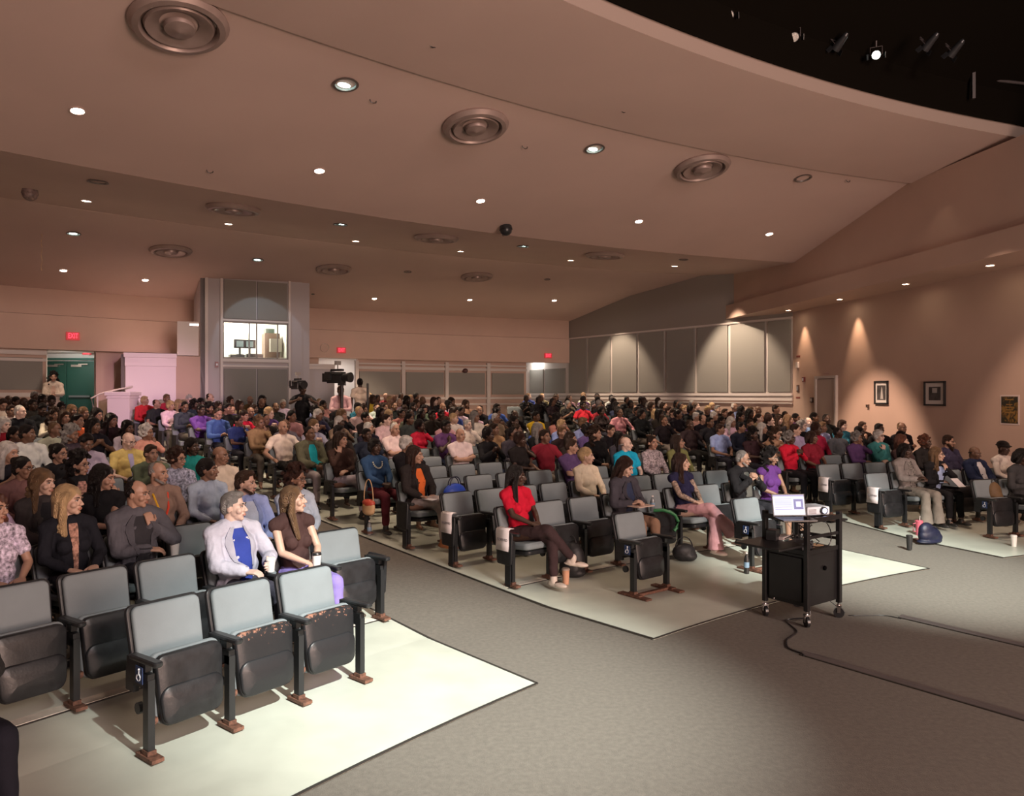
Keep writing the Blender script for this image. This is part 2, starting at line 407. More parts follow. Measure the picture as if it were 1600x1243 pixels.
# left vestibule with the green doors
DY=24.2
def dx(px,y=DY): return (px-800)/F*y
wallq('wall_vestibule_left',(dx(60),DY+.12),(dx(205),DY+.12),.6,3.6,whitep,.15,1)
lp=pol(RL,ang_at(RL,150),(OX,OY)); wallq('wall_vestibule_right',lp,(dx(149.5),DY+.1),.6,3.6,wallc,.12,-1)
lq=pol(RL,ang_at(RL,72),(OX,OY)); wallq('wall_vestibule_near',lq,(dx(71),DY+.1),.6,3.6,wallc,.12,1)
mb=MB(); mb.prism([lq,lp,(dx(149.5)+.3,DY+.3),(dx(71)-.3,DY+.3)],3.52,3.6); struct(mb.build('ceiling_left_vestibule',whitep,smooth=False))
light('vestibule_light','AREA',(-13.6,23.0,3.45),(-14.2,24.0,1),8,(.9,1,.95),.4)
# doors
door=empty('door_1',(dx(105),DY,1.19)); struct(door)
for k,(a,b) in enumerate(((74.5,104),(105,147.5))):
    mb=MB(); x0,x1=dx(a)-dx(105),dx(b)-dx(105); mb.box(((x0+x1)/2,0,1.04),(x1-x0,.05,2.08)); lf=mb.build('door_leaf',greend,door,smooth=False,bevel=.006)
    mb=MB(); mb.box(((x0+x1)/2,-.032,.15),(x1-x0-.1,.01,.26)); mb.build('kick_plate',mat('kick_plate_metal',(.3,.34,.33),.35,metal=.7),lf,smooth=False)
    mb=MB(); mb.box(((x0+x1)/2-.1,-.05,1.93),(.34,.07,.07)); mb.box(((x0+x1)/2+.12,-.09,1.98),(.3,.02,.03)); mb.build('door_closer',chrome,lf,smooth=False)
    mb=MB(); mb.box(((x0+x1)/2,-.06,.95),(x1-x0-.2,.05,.06)); mb.build('push_bar',mat('push_bar_metal',(.2,.22,.22),.4,metal=.6),lf,smooth=False)
mb=MB(); mb.box((-.76,0,1.06),(.06,.09,2.12)); mb.box((.92,0,1.06),(.06,.09,2.12)); mb.box((.08,0,2.15),(1.74,.09,.06)); mb.build('door_frame',mat('door_frame_green',(.02,.10,.075),.5),door,smooth=False)
# side door on the right wall
t0=on_line(K1,n2,1278);t1=on_line(K1,n2,1307)
pA=K1+n2*t0;pB=K1+n2*t1; wd=(pB-pA).length; zd=flz(pA.x,pA.y)
rzN=math.atan2(n2.y,n2.x)
d2=empty('door_2',(pA.x,pA.y,.55),rzN); struct(d2)
ddm=mat('side_door_paint',(.50,.40,.34),.5)
mb=MB(); mb.box((wd/2,-.02,1.03),(wd,.03,2.06)); lf=mb.build('door_leaf',ddm,d2,smooth=False,bevel=.004)
mb=MB(); mb.cone((.07,-.03,.95),(.07,-.10,.95),.02,.02); mb.cap((.07,-.10,.95),(.17,-.10,.95),.014); mb.build('door_handle',steel,lf)
mb=MB(); mb.box((-.03,-.03,1.05),(.07,.08,2.1)); mb.box((wd+.03,-.03,1.05),(.07,.08,2.1)); mb.box((wd/2,-.03,2.11),(wd+.13,.08,.07)); mb.build('door_frame',trimc,d2,smooth=False)
# left side wall (outside the view) and the wall closing the rear of the stage
wallq('wall_left',(-18.5,21),(-15,3.0),-.1,7,wallc,.2,1)
# ------------------------------------------------ projection booth
bz=3.25
Bl=V((-8.88,21.4)); bd=V((.88,.47)).normalized(); bn=V((bd.y,-bd.x))   # bn points to the stage
def bp(ux): return on_line(Bl,bd,ux)
Mb=Matrix(((bd.x,-bn.x,0,Bl.x),(bd.y,-bn.y,0,Bl.y),(0,0,1,0),(0,0,0,1)))   # local x along front, y into booth
def bbox(mb,x0,x1,y0,y1,z0,z1,m=0): mb.box(((x0+x1)/2,(y0+y1)/2,(z0+z1)/2),(x1-x0,y1-y0,z1-z0),m,Mb)
def bstruct(mb,name,m): 
    o=mb.build(name,m,smooth=False); return struct(o)
xa,xb,xc,xd,xe=bp(313),bp(348),bp(450),bp(472),bp(484)
mb=MB(); bbox(mb,xa,xa+.12,0,1.9,.6,5.9); bbox(mb,xa,xb,0,.12,.6,5.9); bbox(mb,xc,xd,0,.12,.6,5.9); bbox(mb,xd,xe,.04,1.9,.6,5.9)
bbox(mb,xb,xc,0,.12,.6,3.24); bbox(mb,xb,xc,0,.12,4.33,5.9); bbox(mb,xa,xe,1.8,1.9,.6,5.9,1)
bstruct(mb,'wall_booth',[boothc,mat('booth_room_white',(.8,.78,.7),.6)])
mb=MB(); bbox(mb,xb,xc,.12,1.8,3.0,3.1); bstruct(mb,'floor_booth',whitep)
mb=MB(); bbox(mb,xb-.3,xc+.3,.12,1.8,4.7,4.8); bstruct(mb,'ceiling_booth',mat('booth_room_white'))
mb=MB(); bbox(mb,xb-.05,xb,.12,1.8,3.1,4.7); bbox(mb,xc,xc+.05,.12,1.8,3.1,4.7); bstruct(mb,'wall_booth_room',mat('booth_room_white'))
mb=MB(); bbox(mb,xa+.12,xa+.2,-.06,.0,.6,5.8); bbox(mb,xb-.07,xb,-.06,0,.6,5.8); bbox(mb,xc,xc+.07,-.06,0,.6,5.8); bbox(mb,xb,xc,-.05,0,3.15,3.24); bbox(mb,xb,xc,-.05,0,4.33,4.38); bbox(mb,xb,xc,-.05,0,3.0,3.05)
bstruct(mb,'trim_2%d'%7,trimc)
xm=bp(401)
for nm,(p,q) in enumerate(((xb+.03,xm-.02),(xm+.02,xc-.03))):
    for (z0,z1,lab) in((4.40,5.52,'upper'),(1.3,2.95,'lower')):
        mb=MB(); bbox(mb,p,q,-.05,-.005,z0,z1); o=mb.build('acoustic_panel',acou,smooth=False)
        setp(o,'%s grey fabric panel on the booth front, %s'%(lab,('left one','right one')[nm]),'panel','booth front panels')
win=empty('window_1',(0,0,0)); struct(win)
mb=MB(); 
for x in (xb+.02,xb+1.0*(xm-xb)*.78,xm,xc-.30,xc-.02): bbox(mb,x-.018,x+.018,.0,.05,3.26,4.31)
bbox(mb,xb,xc,0,.05,3.24,3.28); bbox(mb,xb,xc,0,.05,4.28,4.33); mb.build('window_frame',mat('mullion_dark',(.16,.14,.13),.4),win,smooth=False)
gl=mat('booth_glass',(.9,.95,.95),.02,trans=1); mb=MB(); bbox(mb,xb,xc,.022,.028,3.27,4.29); mb.build('window_pane',gl,win,smooth=False)
pl=Mb@V(((xb+xc)/2,.9,4.62)); light('booth_light','AREA',pl,(pl.x,pl.y,0),27,(1,.98,.86),1.0)
# equipment in the booth
def bthing(name,lab,cat,parts,group=None):
    r=None
    for (pn,m,fn) in parts:
        mb=MB(); fn(mb); o=mb.build(pn if r else name,m,r,smooth=False,bevel=.004)
        if r is None: r=o; setp(o,lab,cat,group)
    return r
for k,x in enumerate((bp(379),bp(394.5))):
    bthing('monitor',('black monitor on the left behind the booth window','black monitor standing right of the other one in booth')[k],'monitor',[('monitor',blackp,lambda mb:(bbox(mb,x-.17,x+.17,.5,.55,3.58,3.84),bbox(mb,x-.03,x+.03,.5,.56,3.4,3.6),bbox(mb,x-.1,x+.1,.45,.6,3.38,3.4))),('screen',mat('booth_screen',(.1,.12,.12),.3,emit=(.4,.5,.45),estr=.2),lambda mb:(bbox(mb,x-.10,x+.10,.49,.498,3.62,3.79),))])
bthing('mixing_desk','dark mixing desk on the booth worktop behind window','desk',[('mixing_desk',blackp,lambda mb:(bbox(mb,bp(362),bp(385),.3,.7,3.3,3.38),bbox(mb,bp(388),bp(414),.3,.7,3.3,3.40))),('fader_panel',mat('fader_grey',(.25,.25,.25),.5),lambda mb:(bbox(mb,bp(390),bp(412),.32,.6,3.40,3.415),))])
bthing('worktop','narrow worktop under the booth window','worktop',[('worktop',mat('worktop_white',(.6,.58,.52),.5),lambda mb:(bbox(mb,xb+.01,xc-.01,.2,.8,3.22,3.30),))])
bthing('equipment_rack','brown wooden equipment cabinet at the right of the booth','rack',[('equipment_rack',mat('rack_brown',(.16,.10,.07),.6),lambda mb:(bbox(mb,bp(421),bp(445),.75,1.3,3.12,4.08),)),('shelf',mat('rack_shelf',(.45,.4,.34),.6),lambda mb:(bbox(mb,bp(428),bp(446),.55,.75,3.5,3.9),))])
bthing('amplifier','dark green amplifier on top of the booth cabinet','amplifier',[('amplifier',mat('amp_green',(.05,.09,.07),.5),lambda mb:(bbox(mb,bp(423),bp(437),.8,1.2,4.08,4.22),))])
# low wing beside the booth (left), open door, pedestal, rail
def wing(name,x0,x1,z1,m,y0=0,y1=1.6,z0=.6):
    mb=MB(); bbox(mb,x0,x1,y0,y1,z0,z1); return bstruct(mb,name,m)
wing('wall_booth_base',bp(275),bp(313)+.0,3.28,wallc,0,1.7)
wing('wall_booth_wing',bp(196),bp(275),3.30,mat('wing_paint',(.80,.70,.74),.6),.0,1.7)
mb=MB(); bbox(mb,bp(193),bp(276),-.09,1.7,3.22,3.34); bbox(mb,bp(195),bp(275.5),-.05,0,2.98,3.04); bbox(mb,bp(195),bp(275.5),-.03,0,3.04,3.22); bstruct(mb,'trim_28',mat('wing_paint'))
wing('wall_right_of_booth',xe,bp(526),3.12,boothc,.25,1.5)
mb=MB(); bbox(mb,xe,bp(526),.19,.25,2.98,3.12); bbox(mb,xe,bp(526.5),.15,.25,3.08,3.14); bstruct(mb,'trim_29',trimc)
dd=empty('booth_door',(0,0,0)); setp(dd,'pale access door standing open at the left of booth','door')
mb=MB(); bbox(mb,bp(277),bp(312)-.03,-.02,.03,3.30,4.26); mb.build('door_leaf',mat('booth_door_paint',(.62,.56,.52),.5),dd,smooth=False)
mb=MB(); bbox(mb,bp(296),bp(310),-.07,-.02,4.14,4.20); mb.build('door_closer',chrome,dd,smooth=False)
# alarm box on booth wall
mb=MB(); bbox(mb,bp(336),bp(341),-.05,0,2.98,3.14); o=mb.build('alarm_box',mat('alarm_red',(.16,.02,.02),.4),smooth=False); setp(o,'small dark red alarm box on booth wall under its left pillar','alarm')
mb=MB(); bbox(mb,bp(337.3),bp(339.7),-.07,-.05,3.03,3.09); mb.build('strobe_lens',signw,o,smooth=False)
# pedestal and stair rail
mb=MB(); py=19.9; mb.box((-10.3,py,1.62),(.58,.5,1.3)); mb.box((-10.3,py,2.22),(.68,.6,.10)); mb.box((-10.3,py,2.12),(.62,.55,.05)); struct(mb.build('wall_pedestal',mat('wing_paint'),smooth=False,bevel=.01))
mb=MB(); mb.tube([(-11.0,19.75,1.85),(-11.06,19.75,2.1),(-10.85,19.8,2.22),(-10.6,20.1,2.32),(-10.3,20.4,2.42)],.022); mb.cone((-10.95,19.85,1.0),(-10.95,19.85,2.2),.018,.018)
o=mb.build('handrail',mat('rail_paint',(.6,.52,.5),.4)); setp(o,'pale tubular handrail climbing past the pink pedestal','handrail')
# stair opening, dark
mb=MB(); bbox(mb,bp(189),bp(196)-.02,.1,.3,.8,3.3); bstruct(mb,'trim_31',mat('dark_wood_trim',(.05,.03,.02),.5))
# ------------------------------------------------ signs on walls
def exit_sign(P,rz,w,h,lab,host=True):
    e=empty('exit_sign',P,rz)
    setp(e,lab,'sign','red exit signs')
    mb=MB(); mb.box((0,-.03,0),(w,.06,h)); mb.build('sign_box',exitb,e,smooth=False)
    me=text_mesh('EXIT',h*.92,'exit_text'); me.materials.clear(); me.materials.append(exitm)
    t=bpy.data.objects.new('lettering',me); link(t,e); t.location=(0,-.064,0); t.rotation_euler=(pi/2,0,0); t.scale=(.92*w/(h*2.3)*1.0,1,1)
    return e
def on_arc(r,ux): a=ang_at(r,ux); x,y=pol(r,a,(OX,OY)); return x,y,a
for ux,vy,w,h,lab in((113.5,525,.33,.22,'red exit sign on the left back wall above green doors'),(533,547,.30,.19,'red exit sign on back wall just right of the booth'),(856,555.5,.30,.19,'red exit sign on back wall near the right corner')):
    x,y,a=on_arc(47.36,ux); z=CAMH+(616-vy)/F*y
    exit_sign((x,y,z),a-pi/2,w,h,lab)
exit_sign((dx(136.5,DY-.2),DY-.2,CAMH+(616-550.5)/F*DY),0,.26,.17,'dimmer red exit sign hanging inside the green door vestibule')
x,y,a=on_arc(47.38,507); mb=MB(); mb.lathe([(0,-.05),(.13,-.05),(.15,0),(.15,.03)],RZ(a-pi/2)@RX(pi/2)@T(0,0,0))
o=mb.build('wall_speaker',whitep); o.location=(x,y,CAMH+(616-543)/F*y); setp(o,'round white speaker on back wall beside the exit sign by booth','speaker')
x,y,a=on_arc(RL-.1,727); mb=MB(); mb.ell((0,0,0),(.11,.07,.09)); o=mb.build('fire_bell',mat('bell_dark',(.08,.03,.03),.4)); o.location=(x,y,CAMH+(616-579)/F*y); setp(o,'small dark fire bell above the low back wall panels','bell')
# things on the near right wall
def nwall(ux,vy):
    t=on_line(K1,n2,ux); p=K1+n2*t; return V((p.x,p.y,CAMH+(616-vy)/F*p.y))
def frame_pic(ux,vy,w,h,lab,im,art):
    P=nwall(ux,vy); e=empty('framed_picture',P,rzN); setp(e,lab,'picture','framed pictures on the right wall')
    b=.035
    mb=MB(); mb.box((0,-.02,h/2-b/2),(w,.04,b)); mb.box((0,-.02,-h/2+b/2),(w,.04,b)); mb.box((w/2-b/2,-.02,0),(b,.04,h)); mb.box((-w/2+b/2,-.02,0),(b,.04,h)); mb.build('frame',blackp,e,smooth=False)
    mb=MB(); mb.box((0,-.008,0),(w-b,.012,h-b)); mb.build('mat_board',mat('mat_board',(.62,.58,.55),.7),e,smooth=False)
    mb=MB(); mb.box((0,-.017,0),(w*im,.006,h*im)); p=mb.build('print',mat('print_dark',(.05,.045,.045),.6,noise_s=6,noise_a=.8),e,smooth=False)
    mb=MB(); mb.add([(x*w*im/2,-.0215,z*h*im/2) for x,z in art],[tuple(range(len(art)))]); mb.build('print_detail',mat('print_light',(.42,.4,.38),.6),p,smooth=False)
frame_pic(1378,613,.49,.55,'framed portrait print of a pale tapering shape, nearer the door',.62,[(-.2,-.9),(.5,-.9),(.3,.4),(.1,.85),(.0,.3)])
frame_pic(1461.5,614.5,.62,.52,'wider framed print with pale square on dark, further from door',.55,[(-.4,.1),(.45,.1),(.45,.8),(-.4,.8)])
P=nwall(1578,640); e=empty('poster',P,rzN); setp(e,'dark poster with golden swirls and a white border on right wall','poster')
mb=MB(); mb.box((0,-.004,0),(.44,.006,.56)); mb.build('paper_border',mat('poster_border',(.6,.5,.48),.7),e,smooth=False)
pm=mat('poster_art',(.06,.045,.015),.6); nt=pm.node_tree; b_=nt.nodes['Principled BSDF']; wv=nt.nodes.new('ShaderNodeTexNoise'); wv.inputs['Scale'].default_value=7; wv.inputs['Distortion'].default_value=1.6
cr=nt.nodes.new('ShaderNodeValToRGB'); cr.color_ramp.elements[0].position=.45; cr.color_ramp.elements[0].color=(.022,.02,.012,1); cr.color_ramp.elements[1].position=.62; cr.color_ramp.elements[1].color=(.24,.13,.03,1)
tc=nt.nodes.new('ShaderNodeTexCoord'); nt.links.new(tc.outputs['Object'],wv.inputs['Vector']); nt.links.new(wv.outputs[0],cr.inputs[0]); nt.links.new(cr.outputs[0],b_.inputs['Base Color'])
mb=MB(); mb.box((0,-.009,0),(.38,.006,.50)); p=mb.build('poster_print',pm,e,smooth=False)
mb=MB()
for (z,wz) in((.19,.2),(.10,.14),(.05,.22),(0,.16),(-.05,.2)): mb.box((0,-.0135,z),(wz,.002,.016))
mb.build('text_lines',mat('poster_gold',(.30,.17,.04),.6),p,smooth=False)
def plate(name,ux,vy,w,h,dp,m,lab,cat,group=None,extra=None):
    P=nwall(ux,vy); mb=MB(); mb.box((0,-dp/2,0),(w,dp,h)); o=mb.build(name,m,smooth=False,bevel=.005); o.location=P; o.rotation_euler=(0,0,rzN); setp(o,lab,cat,group)
    if extra: mb=MB(); mb.box((0,-dp-.004,0),(w*.6,.008,h*.6)); mb.build(extra[0],extra[1],o,smooth=False)
    return o
dk=mat('switch_brown',(.10,.06,.045),.5)
plate('switch_plate',1247.5,606.5,.11,.20,.03,dk,'dark switch plate low on the right wall corner','switch plate',extra=('switch',chrome))
plate('switch_plate',1269,624.5,.14,.14,.03,dk,'dark square switch plate just left of side door','switch plate',extra=('switch',chrome))
plate('alarm_box',1257,592.5,.10,.13,.05,mat('alarm_red'),'small red alarm box high on the right wall left of door','alarm',extra=('strobe_lens',signw))
plate('strobe_light',1247.5,570,.10,.16,.06,whitep,'white strobe light above the switches at the right wall corner','strobe')
plate('warning_label',1247.5,556.5,.20,.05,.006,mat('label_red',(.20,.05,.04),.6),'thin red label strip at the right wall corner, upper one','label')
plate('warning_label',1247,621,.22,.05,.006,mat('label_red'),'thin red label strip at the right wall corner, lower one','label')
o=plate('thermostat',1357,634,.075,.075,.05,mat('thermostat_brown',(.12,.07,.05),.4),'small round dark thermostat between side door and portrait print','thermostat',extra=('dial',chrome))
plate('door_plaque',1291,583.5,.28,.03,.006,mat('label_pink',(.45,.30,.26),.6),'thin plaque strip over the side door','sign')
# ------------------------------------------------ ceiling fixtures
def cmatrix(P,n):   # local +Z points down out of the ceiling
    q=n.to_track_quat('Z','Y'); return P,q
def place(o,P,n,off=0): o.location=P+n*off; o.rotation_mode='QUATERNION'; o.rotation_quaternion=n.to_track_quat('Z','Y')
def diffuser_proto():
    e=empty('air_diffuser')
    mb=MB(); mb.lathe([(.50,-.01),(.515,.03),(.47,.085),(.41,.095),(.385,.06),(.375,.0)]); mb.build('outer_ring',ductm,e)
    mb=MB(); mb.lathe([(.37,-.01),(.0,-.01)]); mb.build('dark_throat',ductd,e)
    mb=MB(); mb.lathe([(.36,.055),(.345,.085),(.32,.08),(.23,.03),(.20,.02)]); mb.build('middle_ring',ductm,e)
    mb=MB(); mb.lathe([(.165,.05),(.155,.095),(.06,.11),(.03,.125),(.0,.13)]); mb.build('center_disc',ductm,e)
    return e
dif=[(280,34,1.04,'largest round air diffuser, cut by the top edge of the photo'),(743,195,1.0,'round air diffuser high over the middle block'),(1097,260,1.0,'round air diffuser nearest the right bulkhead'),
(365,324,.98,'flattened round air diffuser left of the ceiling middle'),(682,370,.98,'flattened round air diffuser over the hall middle'),(945,397,.98,'flattened round air diffuser right of the dome camera'),
(267,390,.98,'round air diffuser above the left back seats'),(522,419,.98,'round air diffuser right of the booth top'),(745,431,.98,'round air diffuser farthest back over the exit wall')]
proto=diffuser_proto()
for i,(ux,vy,s,lab) in enumerate(dif):
    o=proto if i==0 else copy_tree(proto); P,n=ceil_at(ux,vy); place(o,P,n); o.scale=(s,s,s); setp(o,lab,'air diffuser','round air diffusers in the ceiling')
def downlight(lensm):
    e=empty('ceiling_downlight')
    mb=MB(); mb.lathe([(.085,-.01),(.10,.012),(.078,.016),(.072,.0)],n=20); mb.build('trim_ring',trimring,e)
    mb=MB(); mb.lathe([(.074,.004),(.0,.006)],n=20); mb.build('lamp_lens',lensm,e)
    return e
pd=downlight(lampm); first=True
DL=[(534,11,'in the smooth front band, nearest the top edge'),(887,150,'in the front band, over the middle aisle'),(1170,220,'in the front band, left of the dark hole'),(1438,257,'in the front band, farthest right'),
(121,172,'far left in the second band'),(499,266,'in the second band left of the hall middle'),(751,313,'just above the dome camera'),(998,345,'left of the two lights near the right bulkhead'),(1202,365,'nearest the right bulkhead'),
(357,349,'just under the flattened left diffuser'),(135,313,'by the left dome speaker'),(556,376,'under the hall middle, left of flattened middle diffuser'),(720,392,'right below the flattened middle diffuser'),(892,406,'left of the flattened right diffuser'),(1054,415,'beside the grey wall top'),
(99,422,'far left at the back'),(227,437,'left of the booth top'),(585,466,'at the back, first right of the booth'),(734,468,'at the back, under farthest diffuser'),(866,469,'at the back corner near the grey wall')]
for i,(ux,vy,lab) in enumerate(DL):
    o=pd if first else copy_tree(pd); first=False
    P,n=ceil_at(ux,vy); place(o,P,n); s=1.05 if vy>100 else 1.0; o.scale=(s,s,s)
    setp(o,'small lit ceiling downlight '+lab,'downlight','small downlights in the ceiling')
    if i in DLON: light('downlight_beam','SPOT',P+n*.05,P+n*.05+V((0,0,-3)),DLP*(DLX.get(i,1)),(1,.74,.53),.06,76,.8)
def recess(lit,cool=True):
    e=empty('recessed_lamp'); mb=MB(); mb.lathe([(.15,-.005),(.175,.02),(.14,.022),(.13,.0),(.125,-.03)],n=24); mb.build('trim_ring',mat('ring_dark',(.12,.10,.09),.4),e)
    mb=MB(); mb.lathe([(.135,-.004),(.0,-.002)],n=24); mb.build('dark_reflector',mat('reflector_green',(.03,.06,.05),.3,metal=.4),e)
    if lit: mb=MB(); mb.ell((0,-.045,.0),(.09,.05,.012),0,n=2); mb.build('lamp_lens',lampc,e)
    return e
pr=recess(True); first=True
for ux,vy,lab in((540,130,'large recessed lamp with a half dark reflector near the top'),(929,231,'large recessed lamp glowing green near the middle'),(115,364,'large recessed lamp far left over the back seats'),(532,350,'large recessed lamp seen edge on left of flattened middle diffuser'),(403,405,'large recessed lamp between two back diffusers'),(817,384,'large recessed lamp just right of the dome camera')):
    o=pr if first else copy_tree(pr); first=False; P,n=ceil_at(ux,vy); place(o,P,n,.002); setp(o,lab,'recessed lamp','large recessed lamps')
    if vy>300: o.scale=(.9,.9,.9)
pn=recess(False); first=True
for ux,vy,s,lab in((153,283,.95,'unlit dark ceiling hole at the far left'),(1255,277,.95,'unlit dark ceiling hole near the right bulkhead'),(637,424,.7,'unlit dark ceiling hole between two back diffusers'),(855,436,.6,'unlit dark ceiling hole right of farthest diffuser'),(1068,405,.75,'unlit dark ceiling hole by the grey wall top'),(489,459,.35,'smallest unlit ceiling hole right of the booth')):
    o=pn if first else copy_tree(pn); first=False; P,n=ceil_at(ux,vy); place(o,P,n,.002); o.scale=(s,s,s); setp(o,lab,'ceiling hole','unlit recessed openings')
for ux,vy,lab,m in((790,359,'dark dome camera hanging from the ceiling middle',blackp),(47,302,'mottled dome device hanging from far left ceiling',mat('dome_brown',(.18,.13,.12),.5,noise_s=20,noise_a=.6))):
    P,n=ceil_at(ux,vy-6); e=empty('dome_camera'); place(e,P,n); setp(e,lab,'camera')
    mb=MB(); mb.cone((0,0,-.02),(0,0,.08),.12,.14,20); mb.build('housing',m,e)
    mb=MB(); mb.ell((0,0,.09),(.13,.13,.12)); mb.build('dome',m,e)
    mb=MB(); mb.ell((-.03,-.07,.17),(.035,.035,.03)); mb.build('lens',mat('dome_lens',(.25,.18,.15),.15),e)
for ux,vy,lab in((676,68,'small curved hook under the front band, uppermost'),(583,156,'small curved hook right below the large recessed lamp'),(974,171,'small curved hook in the front band by the aisle light'),(820,228,'small curved hook left of green recessed lamp'),(328,266,'small curved hook in the second band left of centre'),(1325,281,'small curved hook right of dark hole near bulkhead')):
    P,n=ceil_at(ux,vy); mb=MB(); mb.tube([(-.05,0,0),(-.045,0,.03),(0,0,.045),(.045,0,.03),(.05,0,.0)],.006,6); o=mb.build('ceiling_hook',blackp); place(o,P,n); setp(o,lab,'hook','small hooks in the ceiling')
P,n=ceil_at(65,365); mb=MB(); mb.tube([P+V((0,0,-z)) + V((.012*math.sin(z*23),.0,0)) for z in [i*.06 for i in range(15)]],.006,6); o=mb.build('hanging_cord',mat('cord_yellow',(.65,.45,.25),.6)); setp(o,'thin yellow cord hanging from the far left ceiling','cord')
# soffit downlights
first=True
for i,(ux,vy,pw,lab) in enumerate(((1232,484,55,'warm soffit light at the corner where the panels end'),(1312,467,60,'warm soffit light above the side door'),(1415,443,0,'dim soffit light above the frames'),(1547,414,0,'warm soffit light nearest the camera'))):
    zz=4.555; y=(zz-CAMH)*F/(616-vy); x=(ux-800)/F*y
    if first: ps=downlight(lamps); o=ps; first=False
    else: o=copy_tree(ps)
    o.location=(x,y,zz); o.rotation_euler=(pi,0,0); o.scale=(.9,.9,.9); setp(o,lab,'downlight','soffit downlights along the right wall')
    if pw: light('soffit_beam','SPOT',(x+.25,y,zz-.04),(x+.42,y-.1,0),pw,(1,.66,.42),.03,52,.8)
for (uu,dist,pw,cone) in((1372,3.2,800,44),(1660,3.0,230,52)):
    tt=on_line(K1,n2,uu); pp=K1+n2*tt-nin*dist; light('wall_washer','SPOT',(pp.x,pp.y,min(6.15,cz_xy(pp.x,pp.y)-.1)),(pp.x+nin.x*2.6,pp.y+nin.y*2.6,.4),pw*.75,(1,.70,.52),.04,cone,.55)
for (x,y,tx,ty,pw) in((2.6,26.6,3.9,27.2,210),(5.3,22.3,6.9,23.0,330)):
    light('wall_washer','SPOT',(x,y,cz_xy(x,y)-.1),(tx,ty,2.1),pw,(1,.76,.56),.05,66,.5)
light('booth_spot','SPOT',(-6.9,20.4,5.3),(-7.45,22.1,3.9),14,(.65,.85,1),.05,62,.1)
# ------------------------------------------------ stage grid seen above the ceiling opening
def grid_pt(ux,vy,z): y=(z-CAMH)*F/(616-vy); return V(((ux-800)/F*y,y,z))
pipem=mat('pipe_dark',(.07,.06,.06),.5,metal=.4)
for i,(pts,z) in enumerate((((960,-30),(1120,50),(1300,90),(1480,120),(1640,135)),7.4) if 0 else x for x in ((((960,-40),(1160,60),(1380,105),(1640,135)),7.4),(((1080,-60),(1290,30),(1640,80)),7.8),(((900,-30),(1050,55),(1250,125),(1640,180)),7.2))):
    mb=MB(); mb.tube([grid_pt(a,b,z) for a,b in pts],.025); o=mb.build('lighting_pipe',pipem); setp(o,('curved dark lighting pipe in the middle of stage opening','dark lighting pipe highest in the stage opening','dark lighting pipe just above the opening rim')[i],'pipe','pipes in the stage opening')
for i,ux in enumerate((1155,1330,1400,1545,1270)):
    a=grid_pt(ux,-40,9.4); mb=MB(); b=grid_pt(ux,60+i*10,7.0); mb.box(((a.x+b.x)/2,(a.y+b.y)/2+.4,8.3),(.05,.05,2.6)); o=mb.build('hanger_bar',pipem,smooth=False); setp(o,'dark vertical hanger in the stage opening, %s'%('left end','middle','right of middle','right end','left of middle')[i],'bar','hangers in the stage opening')
wire=MB(); wire.tube([grid_pt(a,b,7.3) for a,b in((1005,-20),(1075,25),(1160,60),(1245,97))],.006,6); o=wire.build('rigging_wire',mat('wire_pale',(.5,.45,.42),.5)); setp(o,'thin pale wire stretched across the stage opening','wire')
def lampfix(P,aim,face,lab,on):
    e=empty('stage_lamp',P); e.rotation_mode='QUATERNION'; e.rotation_quaternion=(V(aim)-V(P)).to_track_quat('Z','Y'); setp(e,lab,'stage lamp','lamps hanging in the stage opening')
    mb=MB(); mb.cone((0,0,-.24),(0,0,.12),.07,.11,16,caps=True); mb.cone((0,0,-.3),(0,0,-.24),.04,.07,12); mb.build('lamp_body',blackp,e,bevel=.003)
    mb=MB(); mb.cone((0,0,.121),(0,0,.126),.095,.095,16); mb.build('lamp_face',face,e)
    mb=MB(); mb.tube([(-.13,0,.0),(-.13,.18,0),(.13,.18,0),(.13,0,.0)],.012,6); mb.cone((0,.18,0),(0,.32,0),.02,.02); mb.build('yoke',pipem,e)
    e.scale=(.62,.62,.62)
    for s in(-1,1):
        mb=MB(); mb.box((s*.12,-.02,.19),(.005,.13,.14),M=RY(s*.35)); mb.build('barn_door',blackp,e,smooth=False)
    return e
facem=mat('lamp_face_dim',(.3,.27,.24),.3,emit=(1,.75,.6),estr=.06,noise_s=30,noise_a=.8)
faceb=mat('lamp_face_bright',(.8,.8,.8),.3,emit=(.85,1,.9),estr=1.6)
faced=mat('lamp_face_off',(.02,.02,.022),.15)
for ux,vy,fm,lab in((1139,24,facem,'stage lamp with a pale pitted face, left one'),(1241,58,facem,'stage lamp with a pale pitted face, right one'),(1369,86,faceb,'stage lamp with a bright greenish face'),(1040,30,faced,'unlit stage lamp farthest left in opening'),(1085,55,faced,'unlit stage lamp left, right of first pipe'),(1215,105,faced,'unlit stage lamp just above the rim middle'),(1265,112,faced,'unlit stage lamp right of hanging loop'),(1310,70,faced,'unlit stage lamp left of the bright one'),(1450,70,faced,'unlit stage lamp hanging at the right'),(1490,80,faced,'unlit stage lamp farthest right in opening')):
    P=grid_pt(ux,vy,7.25); lampfix(P,(0,0,2.2) if fm is not faced else P+V((-1.2,2.2,-1.9)),fm,lab,True)
P=grid_pt(1184,122,6.75); mb=MB(); mb.tube([P+V(q) for q in((-.06,0,.1),(-.07,0,0),(-.04,0,-.09),(.03,0,-.11),(.07,0,-.04),(.07,0,.04))],.008,6); o=mb.build('cable_loop',blackp); setp(o,'black cable loop dangling over the ceiling rim','cable')
